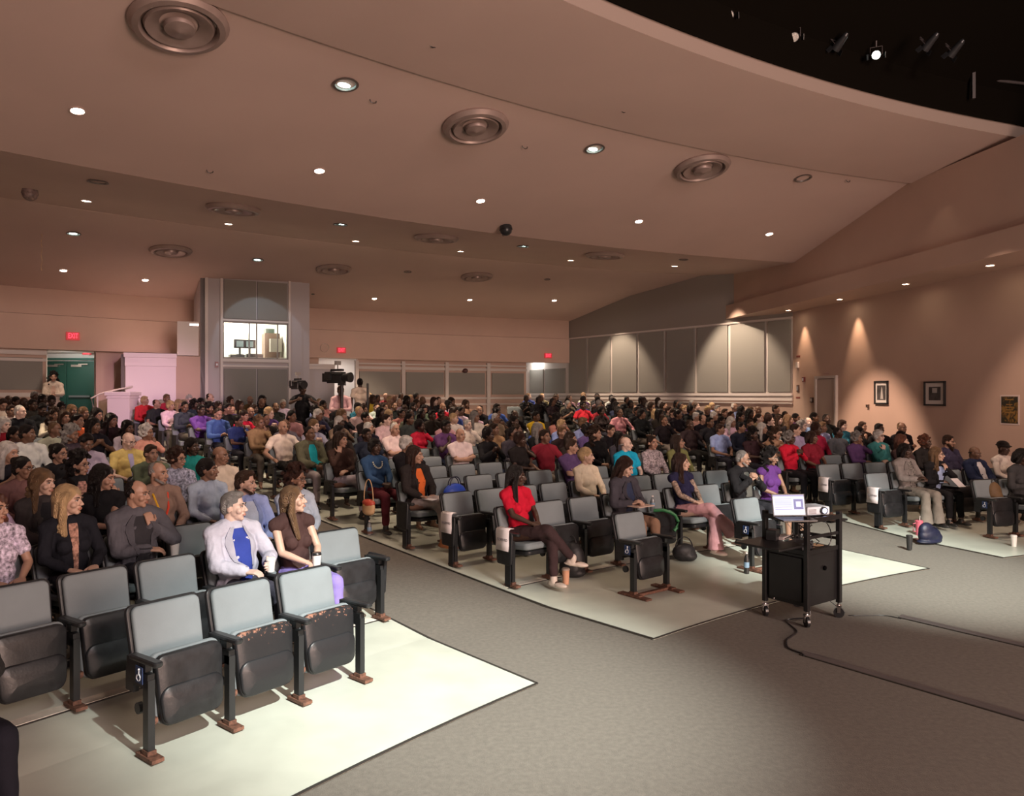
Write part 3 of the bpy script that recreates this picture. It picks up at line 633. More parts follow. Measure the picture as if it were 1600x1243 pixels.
# ------------------------------------------------ theatre chairs (local: +y forward to stage, z up, origin on floor)
def tilt_up_M(): return T(0,.235,.165)@RX(rad(6))
def back_M(): return T(0,-.02,.36)@RX(rad(13))
def g_shell(mb): mb.panel(.47,.50,.50,.035,.05,back_M()@T(0,-.035,0),0,bulge=-.004,bev=.008,curve=.02)
def g_cush(mb): mb.panel(.435,.452,.455,.05,.045,back_M()@T(0,-.005,.03),0,bulge=.014,bev=.016,curve=.018)
def g_pan_up(mb):
    M=tilt_up_M(); mb.panel(.40,.45,.43,.05,.06,M@T(0,-.02,0),0,bulge=.010,bev=.012)
    mb.panel(.39,.425,.235,.03,.07,M@T(0,.018,.005),0,bulge=.018,bev=.012)
def g_pad_up(mb): M=tilt_up_M(); mb.panel(.42,.46,.43,.055,.05,M@T(0,-.075,.008),0,bulge=-.01,bev=.014)
def down_M(): return T(0,.47,.375)@RX(rad(86))   # slab height axis points to the back
def g_pan_dn(mb): mb.panel(.45,.40,.44,.05,.06,T(0,-.02,.37)@RX(rad(-84)),0,bulge=.0,bev=.012)
def g_pad_dn(mb): mb.panel(.42,.46,.45,.075,.06,T(0,-.02,.455)@RX(rad(-84))@Matrix.Scale(1,4),0,bulge=.012,bev=.022)
def g_arm(mb,s=0): mb.panel(.055,.060,.33,.032,.022,T(.27,.03,.598)@RX(rad(-88)),0,bulge=.004,bev=.008); mb.box((.27,.08,.52),(.045,.15,.13)); mb.box((.27,.15,.555),(.04,.16,.06))
def g_leg(mb): mb.box((.27,.235,.24),(.042,.062,.48)); mb.box((.27,.16,.47),(.042,.2,.09)); mb.box((.27,.03,.44),(.035,.10,.14)); mb.cone((.255,.12,.28),(.285,.12,.28),.035,.035,10)
def g_foot(mb): mb.box((.27,.245,.022),(.075,.20,.022)); mb.box((.27,.235,.045),(.055,.075,.03))
def g_pivot(mb): mb.ell((.235,.20,.20),(.035,.03,.02)); mb.box((.235,.21,.215),(.05,.035,.03))
def g_end(mb,s=1): mb.panel(.24,.29,.37,.03,.03,T(.285*s,.14,.24)@RZ(rad(-90*s)),0,bulge=.003,bev=.007); mb.box((.285*s,.20,.12),(.045,.09,.26))
def shiftx(fn,dx):
    def g(mb):
        k=len(mb.v); fn(mb)
        for i in range(k,len(mb.v)): mb.v[i]=V((-mb.v[i].x,mb.v[i].y,mb.v[i].z))
        for i in range(len(mb.f)):
            if min(mb.f[i])>=k: mb.f[i]=list(reversed(mb.f[i]))
    return g
def me_of(fn,name,mats,bev=0):
    mb=MB(); fn(mb); return mb.mesh(name,mats)
CM={}
for k,fn,m in(('shell',g_shell,shellm),('cush',g_cush,uph),('panu',g_pan_up,shellm),('padu',g_pad_up,uph),('pand',g_pan_dn,shellm),('padd',g_pad_dn,uph),('arm',g_arm,blackp),('leg',g_leg,steel),('foot',g_foot,rust),('piv',g_pivot,rust),('end',g_end,shellm),
 ('armR',shiftx(g_arm,0),blackp),('legR',shiftx(g_leg,0),steel),('footR',shiftx(g_foot,0),rust),('endR',shiftx(g_end,0),shellm)):
    CM[k]=me_of(fn,'chair_'+k,[m])
    CM[k].name={'shell':'back_shell','cush':'back_cushion','panu':'seat_pan','padu':'seat_cushion','pand':'seat_pan_down','padd':'seat_cushion_down','arm':'armrest','leg':'standard','foot':'floor_bracket','piv':'pivot','end':'end_panel'}.get(k,k)
def joined(up):
    mb=MB(); order=[(g_shell,0),(g_cush,1),(g_pan_up if up else g_pan_dn,0),(g_pad_up if up else g_pad_dn,1),(g_arm,0),(g_leg,0),(g_foot,2)]
    for fn,mi in order:
        k=len(mb.f); fn(mb)
        for i in range(k,len(mb.f)): mb.m[i]=mi
    return mb.mesh('theatre_chair_far',[shellm,uph,rust])
CM['far_up']=joined(True); CM['far_dn']=joined(False)
def ob(name,me,parent): o=bpy.data.objects.new(name,me); link(o,parent); return o
def chair(near,up,endL=False,endR=False,legs=True):
    if not near:
        return ob('theatre_chair',CM['far_up' if up else 'far_dn'],None)
    e=empty('theatre_chair')
    b=ob('backrest',CM['shell'],e); ob('back_cushion',CM['cush'],b)
    s=ob('seat',CM['panu' if up else 'pand'],e); ob('seat_cushion',CM['padu' if up else 'padd'],s)
    ob('armrest',CM['arm'],e); l=ob('leg',CM['leg'],e); ob('floor_bracket',CM['foot'],l); 
    if up: ob('seat_pivot',CM['piv'],e)
    if endL: ob('end_panel',CM['end'],e)
    if endR:
        ob('armrest',CM['armR'],e); l=ob('leg',CM['legR'],e); ob('floor_bracket',CM['footR'],l)
        if endR=='panel': ob('end_panel',CM['endR'],e)
    return e
W_=.54; R0=20.14; DR=1.03
def rowr(k): return R0+DR*k+.3
def seat_angle(b,k,i):
    rs=rowr(k)
    if b=='M':
        aL=rad(131.6)-.12/rs; aR=rad(117.15)+.12/rs; n=nseats('M',k); return aL-(i+.5)*(aL-aR)/n
    if b=='L':
        off=1.65 if k==0 else 0
        return rad(131.6)+(1.5+.12)/rs+(i+.5+off)*W_/rs
    return rad(112.7)-.1/rs-(i+.5)*W_/rs
RN=[5,7,8,8,8,8,9,9,10,10,10,9,9,8,8,7,7]
LN=[4,8,8,8,7,6,6,5,5,5,4,4,4,4,3,3,2]
def nseats(b,k):
    rs=rowr(k)
    if b=='M': return int((rad(131.6)-rad(117.15)-.24/rs)*rs/W_+.3)
    return RN[k] if b=='R' else LN[k]
def seat(b,k,i):
    rs=rowr(k); a=seat_angle(b,k,i); x,y=pol(rs,a); z=fl(rs-.1)+.012
    return V((x,y,z)), math.atan2(-math.sin(a),-math.cos(a))-pi/2
# ------------------------------------------------ people
skinm=mat('skin',objcol=True,rough=.5,noise_s=30,noise_a=.05)
lipm=mat('lips',objcol=True,rough=.4,mul=(.80,.55,.52))
browm=mat('brow_hair',(.02,.014,.011),.7)
eyem=mat('eye_white',(.62,.58,.55),.25); irism=mat('iris_dark',(.015,.01,.008),.15)
hairm=mat('hair',objcol=True,rough=.42,noise_s=16,noise_a=.3,bump=.6,bump_s=70,wave=4,spec=.3)
clothm=mat('clothing',objcol=True,spec=.12,rough=.85,noise_s=9,noise_a=.12,bump=.5,bump_s=16)
patm=mat('patterned_clothing',objcol=True,spec=.12,rough=.8,noise_s=38,noise_a=.75,bump=.3,bump_s=14)
trom=mat('trousers_fabric',objcol=True,spec=.12,rough=.88,noise_s=7,noise_a=.10,bump=.5,bump_s=12)
shoem=mat('shoe_leather',objcol=True,rough=.45)
SKM=[skinm,lipm,browm,eyem,irism]
TS=bpy.data.scenes.new('workshop')
def remesh(mb,vox,name,mats,sm=3,fac=.5,extra=None):
    me=mb.mesh('tmp',[]); o=bpy.data.objects.new('tmp',me); TS.collection.objects.link(o)
    r=o.modifiers.new('r','REMESH'); r.mode='VOXEL'; r.voxel_size=vox; r.use_smooth_shade=True
    if sm: s=o.modifiers.new('s','SMOOTH'); s.factor=fac; s.iterations=sm
    with bpy.context.temp_override(scene=TS,view_layer=TS.view_layers[0]):
        dg=bpy.context.evaluated_depsgraph_get(); out=bpy.data.meshes.new_from_object(o.evaluated_get(dg))
    bpy.data.objects.remove(o); bpy.data.meshes.remove(me)
    out.name=name; out.materials.clear()
    for m in mats: out.materials.append(m)
    if extra is not None and extra.v:
        n0=len(out.vertices); bm=bmesh.new(); bm.from_mesh(out)
        nv=[bm.verts.new(v) for v in extra.v]
        for f,mi in zip(extra.f,extra.m):
            try: q=bm.faces.new([nv[i] for i in f]); q.material_index=mi
            except ValueError: pass
        bm.to_mesh(out); bm.free()
    out.polygons.foreach_set('use_smooth',[True]*len(out.polygons)); out.update()
    return out
def wrinkle(me,amp,sx=17,sz=8):
    nr=[v.normal.copy() for v in me.vertices]; out=[]
    for v,nn in zip(me.vertices,nr):
        c=v.co; n=noise.noise(V((c.x*sx,c.y*sx,c.z*sz)))+.5*noise.noise(V((c.x*sx*2.1+c.z*9,c.y*sx*2.1,c.z*sz*1.7)))
        q=c+nn*(n*amp); out+=[q.x,q.y,q.z]
    me.vertices.foreach_set('co',out)
    me.update(); return me
def ik(a,c,l1,l2,pole):
    a=V(a);c=V(c); d=c-a; L=min(d.length,(l1+l2)*.995); dn=d.normalized(); c=a+dn*L
    x=(l1*l1-l2*l2+L*L)/(2*L); h=math.sqrt(max(l1*l1-x*x,1e-5)); p=V(pole)-dn*V(pole).dot(dn); p.normalize()
    return a+dn*x+p*h,c
def headmat(J): return T(*J['head'])@RZ(J['hy'])@RX(-J['hp'])@RY(J.get('hr',0))
# joints of a pose
def joints(kind='lap',hy=20,hp=5,fem=False,lean=8,cross=False,stand=False,hr=0,legs=None,twist=0):
    J={}; s=.93 if fem else 1.0
    if stand:
        P=V((0,0,.92)); N=P+V((0,math.sin(rad(lean-8))*.5,.54))
    else:
        P=V((0,.05,.545)); N=P+V((0,-math.sin(rad(lean))*.50,math.cos(rad(lean))*.50))
    J['P']=P; J['N']=N; up=(N-P).normalized(); J['up']=up; fw=V((0,up.z,-up.y)); J['fw']=fw
    sw=.185*s if not fem else .165
    tw=Matrix.Rotation(rad(twist),3,'Z')
    J['sh']=[N+tw@V((q*sw,.0,0))-up*.055 for q in(1,-1)]     # 0: +x side (their right), 1: -x side
    J['head']=N+up*.045+V((0,.035,.118)); J['hy']=rad(hy); J['hp']=rad(hp); J['hr']=rad(hr)
    if stand:
        J['hip']=[P+V((q*.09,0,0)) for q in(1,-1)]; J['kn']=[V((q*.10,.03,.49)) for q in(1,-1)]; J['an']=[V((q*.11,-.02,.09)) for q in(1,-1)]; J['ft']=[V((q*.02,1,0)) for q in(1,-1)]
    else:
        J['hip']=[P+V((q*.085,.03,-.02)) for q in(1,-1)]
        J['kn']=[V((q*.12,.50,.525)) for q in(1,-1)]; J['an']=[V((q*.13,.52,.10)) for q in(1,-1)]; J['ft']=[V((q*.15,1,0)) for q in(1,-1)]
        if cross==1:   # their left leg over the right
            J['kn'][1]=V((.03,.50,.63)); J['an'][1]=V((.24,.66,.33)); J['ft'][1]=V((.45,.8,-.25)); J['kn'][0]=V((.09,.50,.525)); J['an'][0]=V((.06,.56,.10))
        elif cross==2:
            J['kn'][0]=V((-.03,.50,.63)); J['an'][0]=V((-.28,.64,.31)); J['ft'][0]=V((-.65,.7,-.1)); J['kn'][1]=V((-.09,.50,.525)); J['an'][1]=V((-.06,.56,.10))
    z0=P.z; hm=headmat(J); chin=hm@V((0,.10,-.12)); chk=[hm@V((q*.085,.04,-.05)) for q in(1,-1)]
    fwd=V((0,1,0)); wr=[None,None]; hd=[None,None]; pole=[V((1,-.6,-.6)),V((-1,-.6,-.6))]; curl=[.5,.5]; pn=[V((0,0,-1))]*2
    def setw(i,p,d,n=(0,0,-1),c=.5,po=None):
        wr[i]=V(p); hd[i]=V(d).normalized(); pn[i]=V(n).normalized(); curl[i]=c
        if po: pole[i]=V(po)
    q=(1,-1)
    def lap(i): setw(i,(q[i]*.095,.27,z0+.13),(-q[i]*.45,.85,-.12),(0,0,-1),.35)
    lap(0); lap(1)
    if stand:
        for i in(0,1): setw(i,(q[i]*.24,.06,.84),(0,.1,-1),(-q[i],0,0),.5)
    if kind=='clasp':
        for i in(0,1): setw(i,(q[i]*.055,.31,z0+.15),(-q[i]*.65,.6,-.1),(-q[i]*.3,0,-1),.9)
    if kind=='arms':
        for i in(0,1): setw(i,(q[i]*.26,.24,.66),(0,1,-.1),(0,0,-1),.45,(q[i],-.8,-.2))
    if kind=='fold':
        setw(0,(-.10,.20,z0+.27),(-.9,-.2,.15),(0,-1,0),.4,(1,0,-.6)); setw(1,(.10,.235,z0+.24),(.9,-.2,.15),(0,-1,0),.4,(-1,0,-.6))
    if kind in('chinR','cheekR'):
        t=chin if kind=='chinR' else chk[0]; setw(0,t+V((.02,.03,-.15)),V((-.02,-.02,.15)),(-.1,-1,0),1.0,(1,.2,-.8)); setw(1,(.02,.24,z0+.19),(.8,.3,-.1),(0,-.3,-1),.5)
    if kind in('chinL','cheekL'):
        t=chin if kind=='chinL' else chk[1]; setw(1,t+V((-.02,.03,-.15)),V((.02,-.02,.15)),(.1,-1,0),1.0,(-1,.2,-.8)); setw(0,(-.02,.24,z0+.19),(-.8,.3,-.1),(0,-.3,-1),.5)
    if kind=='clasphigh':
        setw(0,(.06,.27,N.z-.12),(-.55,.35,.6),(-.6,-.3,0),.95,(1,-.1,-.9)); setw(1,(-.06,.27,N.z-.12),(.55,.35,.6),(.6,-.3,0),.95,(-1,-.1,-.9))
    if kind=='phone':
        setw(0,(.08,.30,z0+.22),(-.35,.7,.35),(-.4,0,-1),.8); setw(1,(-.08,.28,z0+.2),(.4,.7,.3),(.4,0,-1),.8)
    if kind=='cupL':
        setw(1,(-.12,.30,z0+.20),(.25,.8,.0),(1,0,0),.75); setw(0,(.07,.29,z0+.16),(-.5,.7,0),(-.2,0,-1),.6)
    if kind=='camera':
        setw(0,(.16,.42,1.38),(-.3,.8,.2),(-1,0,0),.8); setw(1,(-.16,.42,1.36),(.3,.8,.2),(1,0,0),.8)
    if kind=='hold':
        setw(0,(.06,.28,1.14),(-.6,.5,.1),(0,0,-1),.9); setw(1,(-.06,.29,1.16),(.6,.5,.1),(0,0,-1),.9)
    J['el']=[];J['wr']=[]
    for i in(0,1):
        e,w_=ik(J['sh'][i],wr[i],.275*s,.245*s,pole[i]); J['el'].append(e); J['wr'].append(w_)
    J['hd']=hd; J['pn']=pn; J['curl']=curl; J['fem']=fem; J['stand']=stand; J['legcross']=cross
    return J
def hand(mb,w_,d,n,side,curl,fine=True):
    # d: along the palm, n: palm normal, side: thumb direction sign
    d=d.normalized(); n=(n-d*n.dot(d)); 
    if n.length<.05: n=V((0,0,-1)) if abs(d.z)<.9 else V((0,1,0)); n=n-d*n.dot(d)
    n.normalize(); t=d.cross(n)*side
    if not fine:
        mb.ell(w_+d*.055,(.05,.05,.05),n=1) if 0 else None
        mb.cap(w_,w_+d*.08,.028,.034); mb.cap(w_+d*.08,w_+d*.12+n*.04*curl,.03,.018); mb.cap(w_+d*.03+t*.02,w_+d*.08+t*.045+n*.02,.014,.011); return
    for k,o in enumerate((-.030,-.010,.010,.030)):
        mb.cap(w_+t*o*.6+d*.01,w_+d*.082+t*o,.0145,.0125)
    lens=(.060,.074,.082,.072)
    for k,o in enumerate((-.030,-.010,.010,.029)):
        L=lens[k]; p=w_+d*.085+t*o; a=0.15+curl*.55; dd=d+t*o*2
        for s_,fr,r in((0,.45,.0098),(1,.32,.0088),(2,.23,.0078)):
            a2=a*(s_+1); v=(dd*math.cos(a2)+n*math.sin(a2)).normalized(); p2=p+v*L*fr; mb.cap(p,p2,r,r*.92); p=p2
    p=w_+d*.022+t*.025; v=(d*.55+t*.75+n*.25).normalized(); p2=p+v*.045; mb.cap(p,p2,.015,.0115); v2=(d*.85+t*.25+n*.35*(.4+curl)).normalized(); mb.cap(p2,p2+v2*.038,.0112,.009)
def limbs(mb,J,inf=0,sleeve=None,skin=True,fine=True,legs=True):
    f=.90 if J['fem'] else 1
    for i in(0,1):
        s,e,w_=J['sh'][i],J['el'][i],J['wr'][i]
        if skin:
            mb.cap(s,e,.044*f,.036*f); mb.cap(e,e.lerp(w_,.35),.036*f,.037*f); mb.cap(e.lerp(w_,.3),w_,.037*f,.024*f)
            hand(mb,w_,J['hd'][i],J['pn'][i],1 if i==0 else -1,J['curl'][i],fine)
        if sleeve=='short': q=s.lerp(e,.55); mb.cap(s,q,.057*f+inf,.058*f+inf)
        if sleeve=='long': mb.cap(s,e,.056*f+inf,.050*f+inf); mb.cap(e,e.lerp(w_,.93),.049*f+inf,.036*f+inf)
        if sleeve=='mid': mb.cap(s,e,.056*f+inf,.048*f+inf); mb.cap(e,e.lerp(w_,.45),.046*f+inf,.045*f+inf)
def torso(mb,J,inf=0,hips=True,heavy=0):
    P,N,up,fw=J['P'],J['N'],J['up'],J['fw']; fem=J['fem']; R=Matrix((V((1,0,0)),fw,up)).transposed()
    k=1+heavy
    if hips: mb.ell(P-up*.0+fw*.0,((.165 if fem else .155)*k+inf,.125*k+inf,.12+inf),R=R)
    mb.ell(P+up*.16+fw*.015,((.128 if fem else .142)*k+inf,.10*k+inf+heavy*.1,.15+inf),R=R)
    mb.ell(P+up*.30+fw*.005,((.150 if fem else .168)*(1+heavy*.5)+inf,.108*(1+heavy*.5)+inf,.155+inf),R=R)
    if fem:
        for q in(1,-1): mb.ell(P+up*.285+fw*.075+V((q*.07,0,0)),(.058+inf,.055+inf,.058+inf),R=R)
    sh0,sh1=J['sh']; mid=(sh0+sh1)/2+up*.018
    for s in(sh0,sh1): mb.cap(s,mid+(s-mid)*.35+up*.028,.056+inf,.062+inf)
    mb.cap(mid,mid-up*.08,.085+inf,.10+inf)
def body_mesh(J,vox,fine,name='person',bareleg=False):
    mb=MB(); f=.88 if J['fem'] else 1
    torso(mb,J); limbs(mb,J,fine=fine)
    hm=headmat(J); neck=hm@V((0,-.03,-.05)); mb.cap(J['N']-J['up']*.03,neck,.058*f,.054*f)
    for i in(0,1):
        mb.cap(J['hip'][i],J['kn'][i],.080,.056); mb.cap(J['kn'][i],J['kn'][i].lerp(J['an'][i],.35),.055,.052); mb.cap(J['kn'][i].lerp(J['an'][i],.3),J['an'][i],.053,.036)
        ft=J['ft'][i].normalized(); a=J['an'][i]; dn=V((0,0,-1)) if abs(ft.z)<.2 else (V((0,0,-1))-ft*V((0,0,-1)).dot(ft)).normalized()
        mb.cap(a+dn*.04-ft*.03,a+dn*.055+ft*.12,.032,.022)
    r3=hm.to_3x3()
    def he(c,r): mb.ell(hm@V(c),r,R=r3)
    he((0,-.012,.032),(.073,.094,.086)); he((0,.02,-.025),(.063,.072,.082)); he((0,.035,-.072),(.046,.052,.042)); he((0,.066,-.098),(.022,.022,.019))
    if fine:
        mb.cap(hm@V((0,.088,.010)),hm@V((0,.112,-.028)),.008,.0125); 
        for q in(1,-1):
            he((q*.013,.10,-.032),(.010,.012,.009)); he((q*.030,.082,.026),(.026,.012,.009)); he((q*.042,.062,-.030),(.025,.026,.026)); he((q*.077,-.008,-.012),(.009,.021,.032))
        he((0,.088,-.060),(.024,.013,.012))
    else:
        mb.cap(hm@V((0,.086,.005)),hm@V((0,.106,-.026)),.011,.015); he((0,.080,.028),(.05,.012,.012))
        for q in(1,-1): he((q*.077,-.008,-.012),(.012,.021,.032)); he((q*.040,.060,-.030),(.026,.026,.028))
        he((0,.084,-.062),(.024,.014,.012))
    ex=MB(); sc_=1
    def xe(c,r,m,n=1): ex.ell(hm@V(c),r,m,n=n,R=r3)
    for q in(1,-1):
        xe((q*.030,.0795,.004),(.0135,.0095,.0068),3,2); xe((q*.030,.0865,.004),(.0062,.004,.0062),4,2)
        a=[hm@V((q*x,y,z)) for x,y,z in((.014,.094,.027),(.03,.0945,.031),(.046,.083,.027))]; ex.tube(a,.0042,6,2)
        a=[hm@V((q*x,y,z)) for x,y,z in((.017,.088,.0095),(.03,.0905,.0125),(.044,.082,.0085))]; ex.tube(a,.0026,5,2)
    a=[hm@V((x,y,z)) for x,y,z in((-.023,.090,-.062),(-.01,.0985,-.0585),(.01,.0985,-.0585),(.023,.090,-.062))]; ex.tube(a,.0052,6,1)
    a=[hm@V((x,y,z)) for x,y,z in((-.019,.091,-.066),(0,.0985,-.069),(.019,.091,-.066))]; ex.tube(a,.006,6,1)
    return remesh(mb,vox,name,SKM,sm=3 if fine else 2,fac=.45,extra=ex)
def top_mesh(J,vox,sleeve,name='top',heavy=0,m=None,pad=0):
    mb=MB(); torso(mb,J,.012+pad,heavy=heavy); limbs(mb,J,0.004+pad,sleeve,skin=False)
    P,up,fw=J['P'],J['up'],J['fw']
    mb.cap(J['N']-up*.05,J['N']-up*.018+fw*.0,.072,.064)
    return wrinkle(remesh(mb,vox,name,[m or clothm],sm=3),.0085)
def trouser_mesh(J,vox,name='trousers',flare=0,short=1.0,m=None):
    mb=MB(); P=J['P']; R=Matrix((V((1,0,0)),J['fw'],J['up'])).transposed()
    mb.ell(P,(.178,.142,.125),R=R)
    for i in(0,1):
        mb.cap(P+V(((1,-1)[i]*.07,.0,0)),J['kn'][i],.098,.070)
        if short>=.99: mb.cap(J['kn'][i],J['kn'][i].lerp(J['an'][i],.86),.068,.050+flare*.03)
        elif short>.5: mb.cap(J['kn'][i],J['kn'][i].lerp(J['an'][i],short-.5),.068,.06)
        if flare: mb.cone(J['kn'][i].lerp(J['an'][i],.2),J['an'][i]+(J['an'][i]-J['kn'][i])*.05,.062,.062+flare*.05,16)
    return wrinkle(remesh(mb,vox,name,[m or trom],sm=3),.007,11,11)
def shoe_mesh(J,i,vox,name='shoe'):
    mb=MB(); ft=J['ft'][i].normalized(); a=J['an'][i]; dn=(V((0,0,-1))-ft*V((0,0,-1)).dot(ft)).normalized(); sd=ft.cross(dn)
    R=Matrix((sd,ft,-dn)).transposed()
    mb.ell(a+dn*.045-ft*.02,(.040,.055,.045),R=R); mb.ell(a+dn*.058+ft*.09,(.045,.095,.032),R=R); mb.ell(a+dn*.062+ft*.03,(.038,.13,.026),R=R); mb.cap(a-dn*.01,a+dn*.03,.042,.042)
    return remesh(mb,vox,name,[shoem],sm=2)
HS={}
def hair_mesh(style,vox=.009):
    # in head coordinates
    if (style,vox) in HS: return HS[(style,vox)]
    rnd=random.Random(style); mb=MB()
    def capp(g=0,low=True):
        mb.ell((0,-.022,.044),(.080+g,.094+g,.086+g))
        if low:
            mb.ell((0,-.052,-.008),(.076+g,.062+g,.075+g))
            for q in(1,-1): mb.cap((q*.074,-.005,.045),(q*.076,-.012,.005),.014,.012)
    if style=='buzz': capp(-.003)
    elif style=='short': capp(.003); mb.ell((0,.03,.092),(.062,.045,.026))
    elif style=='shortf': capp(.010); mb.ell((0,.02,.09),(.072,.062,.034)); [mb.ell((q*.075,-.02,-.02),(.022,.05,.05)) for q in(1,-1)]
    elif style=='quiff': capp(.001); mb.ell((0,.035,.105),(.056,.050,.030)); mb.ell((0,.0,.112),(.055,.06,.025))
    elif style=='bald': [mb.cap((q*.072,-.02,.0),(q*.055,-.075,-.01),.011,.013) for q in(1,-1)]; mb.cap((-.05,-.08,-.015),(.05,-.08,-.015),.014)
    elif style=='rim': [mb.ell((q*.062,-.030,.018),(.020,.046,.040)) for q in(1,-1)]; mb.ell((0,-.062,.005),(.068,.046,.052)); mb.ell((0,-.045,.050),(.074,.070,.068))
    elif style in('long','longw','longf'):
        capp(.007); mb.ell((0,.012,.092),(.07,.055,.032))
        for q in(1,-1):
            mb.cap((q*.072,.025,.06),(q*.086,.0,-.03),.026,.032); mb.cap((q*.082,.0,-.03),(q*.095,.005,-.15),.028,.032); mb.cap((q*.095,.005,-.15),(q*(.10 if style!='longw' else .115),.035,-.27),.032,.020)
            mb.cap((q*.05,-.05,-.03),(q*.06,-.06,-.24),.05,.034)
        mb.cap((0,-.078,.02),(0,-.088,-.24),.072,.045); mb.ell((0,-.04,.06),(.092,.09,.085))
        for k in range(24):
            a=rad(-8+196*k/23); x=.080*math.cos(a); y=-.012-.078*math.sin(a); f_=.022 if abs(math.cos(a))>.9 else 0; j1,j2,j3=[rnd.uniform(-.012,.012) for _ in range(3)]
            L_=rnd.uniform(-.25,-.31); wv=.012 if style=='longw' else .004
            mb.tube([(x*.5,y*.45,.118),(x*1.0,y+f_*.5,.055),(x*1.13+wv,y*1.08+f_,-.03),(x*1.22-wv+j1,y*1.08+f_+j2,-.12),(x*1.26+wv+j2,y+f_+j3,-.20),(x*1.22+j3,y+f_*1.5+j1+.01,L_)],.0155,7)
        if style=='longw':
            for k in range(26):
                q=rnd.choice((1,-1)); z=rnd.uniform(-.30,-.02); mb.ell((q*rnd.uniform(.07,.125),rnd.uniform(-.09,.04),z),rnd.uniform(.018,.03))
    elif style=='side':   # long hair falling to one side in front of the shoulder
        capp(.007); mb.ell((0,.012,.092),(.07,.055,.032)); mb.cap((.07,.02,.05),(.085,.0,-.1),.024,.034); mb.cap((.085,.0,-.1),(.10,.05,-.33),.036,.022)
        mb.cap((-.07,.02,.05),(-.085,-.03,-.1),.024,.034); mb.cap((-.085,-.03,-.1),(-.085,-.04,-.28),.032,.02); mb.cap((0,-.075,.0),(0,-.085,-.22),.06,.04)
    elif style in('curly','bigcurl'):
        g=.02 if style=='curly' else .045; capp(.004)
        for k in range(75 if style=='curly' else 110):
            a=rnd.uniform(0,2*pi); e=rnd.uniform(-.9,1.45); r=.088+g*rnd.random(); x=r*math.cos(e)*math.cos(a); y=r*math.cos(e)*math.sin(a)-.02; z=.03+1.1*r*math.sin(e)
            if y>.045 and z<.085: continue
            mb.ell((x,y,z),rnd.uniform(.016,.028),n=1)
        if style=='bigcurl':
            for k in range(46): q=rnd.choice((1,-1)); mb.ell((q*rnd.uniform(.05,.135),rnd.uniform(-.12,.02),rnd.uniform(-.26,-.03)),rnd.uniform(.022,.036),n=1)
    elif style=='afro': mb.ell((0,-.035,.050),(.118,.105,.112)); mb.ell((0,-.055,-.01),(.105,.075,.08)); 
    elif style=='bun': capp(.004); mb.ell((0,-.10,.075),(.045,.04,.042)); mb.cap((0,-.07,.06),(0,-.095,.07),.04)
    elif style=='updo': capp(.008); mb.ell((0,-.095,.015),(.055,.045,.07)); mb.ell((0,-.02,.10),(.06,.07,.035))
    elif style=='pony': capp(.004); mb.cap((0,-.10,.04),(0,-.135,-.03),.026,.032); mb.cap((0,-.135,-.03),(.02,-.12,-.20),.032,.016)
    elif style=='bob':
        capp(.010); mb.ell((0,.012,.094),(.074,.055,.034))
        for q in(1,-1): mb.cap((q*.074,.025,.05),(q*.088,.01,-.075),.024,.036)
        mb.cap((0,-.07,.0),(0,-.075,-.08),.075,.06)
    elif style=='braids':
        capp(.007)
        for k in range(15): a=rad(170+200*k/14); x,y=.085*math.cos(a),.075*math.sin(a)-.02; mb.tube([(x,y,.03),(x*1.12,y*1.1,-.08),(x*1.15,y*1.1+.01,-.20),(x*1.15,y+.02,-.30)],.012,6)
    elif style=='hat': mb.ell((0,-.015,.065),(.09,.108,.072)); mb.lathe([(.0,.045),(.125,.040),(.13,.05),(.09,.062),(0,.062)])
    elif style=='beard': [mb.cap((q*.062,.02,-.05),(q*.03,.075,-.11),.022,.028) for q in(1,-1)]; mb.ell((0,.075,-.135),(.045,.035,.055)); mb.cap((-.03,.094,-.046),(.03,.094,-.046),.010)
    elif style=='stubble': [mb.cap((q*.060,.02,-.055),(q*.02,.078,-.098),.014,.016) for q in(1,-1)]; mb.cap((-.022,.096,-.047),(.022,.096,-.047),.006)
    me=remesh(mb,vox,'hair',[hairm],sm=2); HS[(style,vox)]=me; return me
def put_hair(root,J,style,col,vox=.009,name='hair'):
    o=ob(name,hair_mesh(style,vox),root); o.matrix_local=headmat(J); o.color=tuple(col)+(1,); return o
GL=None
def glasses_mesh():
    global GL
    if GL: return GL
    mb=MB()
    for q in(1,-1):
        pts=[(q*.031+.022*math.cos(a),.098-.004*abs(math.cos(a)),.003+.017*math.sin(a)) for a in [2*pi*k/14 for k in range(15)]]; mb.tube(pts,.0022,5)
        mb.tube([(q*.053,.094,.008),(q*.077,.05,.008),(q*.080,-.015,.0)],.0022,5)
    mb.tube([(-.009,.099,.006),(.009,.099,.006)],.0022,5); GL=mb.mesh('glasses',[blackp]); return GL
def put_glasses(root,J): o=ob('glasses',glasses_mesh(),root); o.matrix_local=headmat(J); return o
SK={'d':(.055,.028,.018),'m':(.13,.068,.042),'b':(.21,.115,.075),'t':(.34,.20,.14),'l':(.50,.33,.25),'p':(.56,.40,.33)}
HC={'k':(.008,.006,.006),'db':(.028,.015,.010),'br':(.045,.025,.016),'lb':(.15,.09,.048),'bl':(.46,.32,.17),'g':(.22,.21,.20),'w':(.55,.53,.50),'r':(.09,.032,.018),'dr':(.030,.013,.009)}
def col4(c): return tuple(c)+(1,)
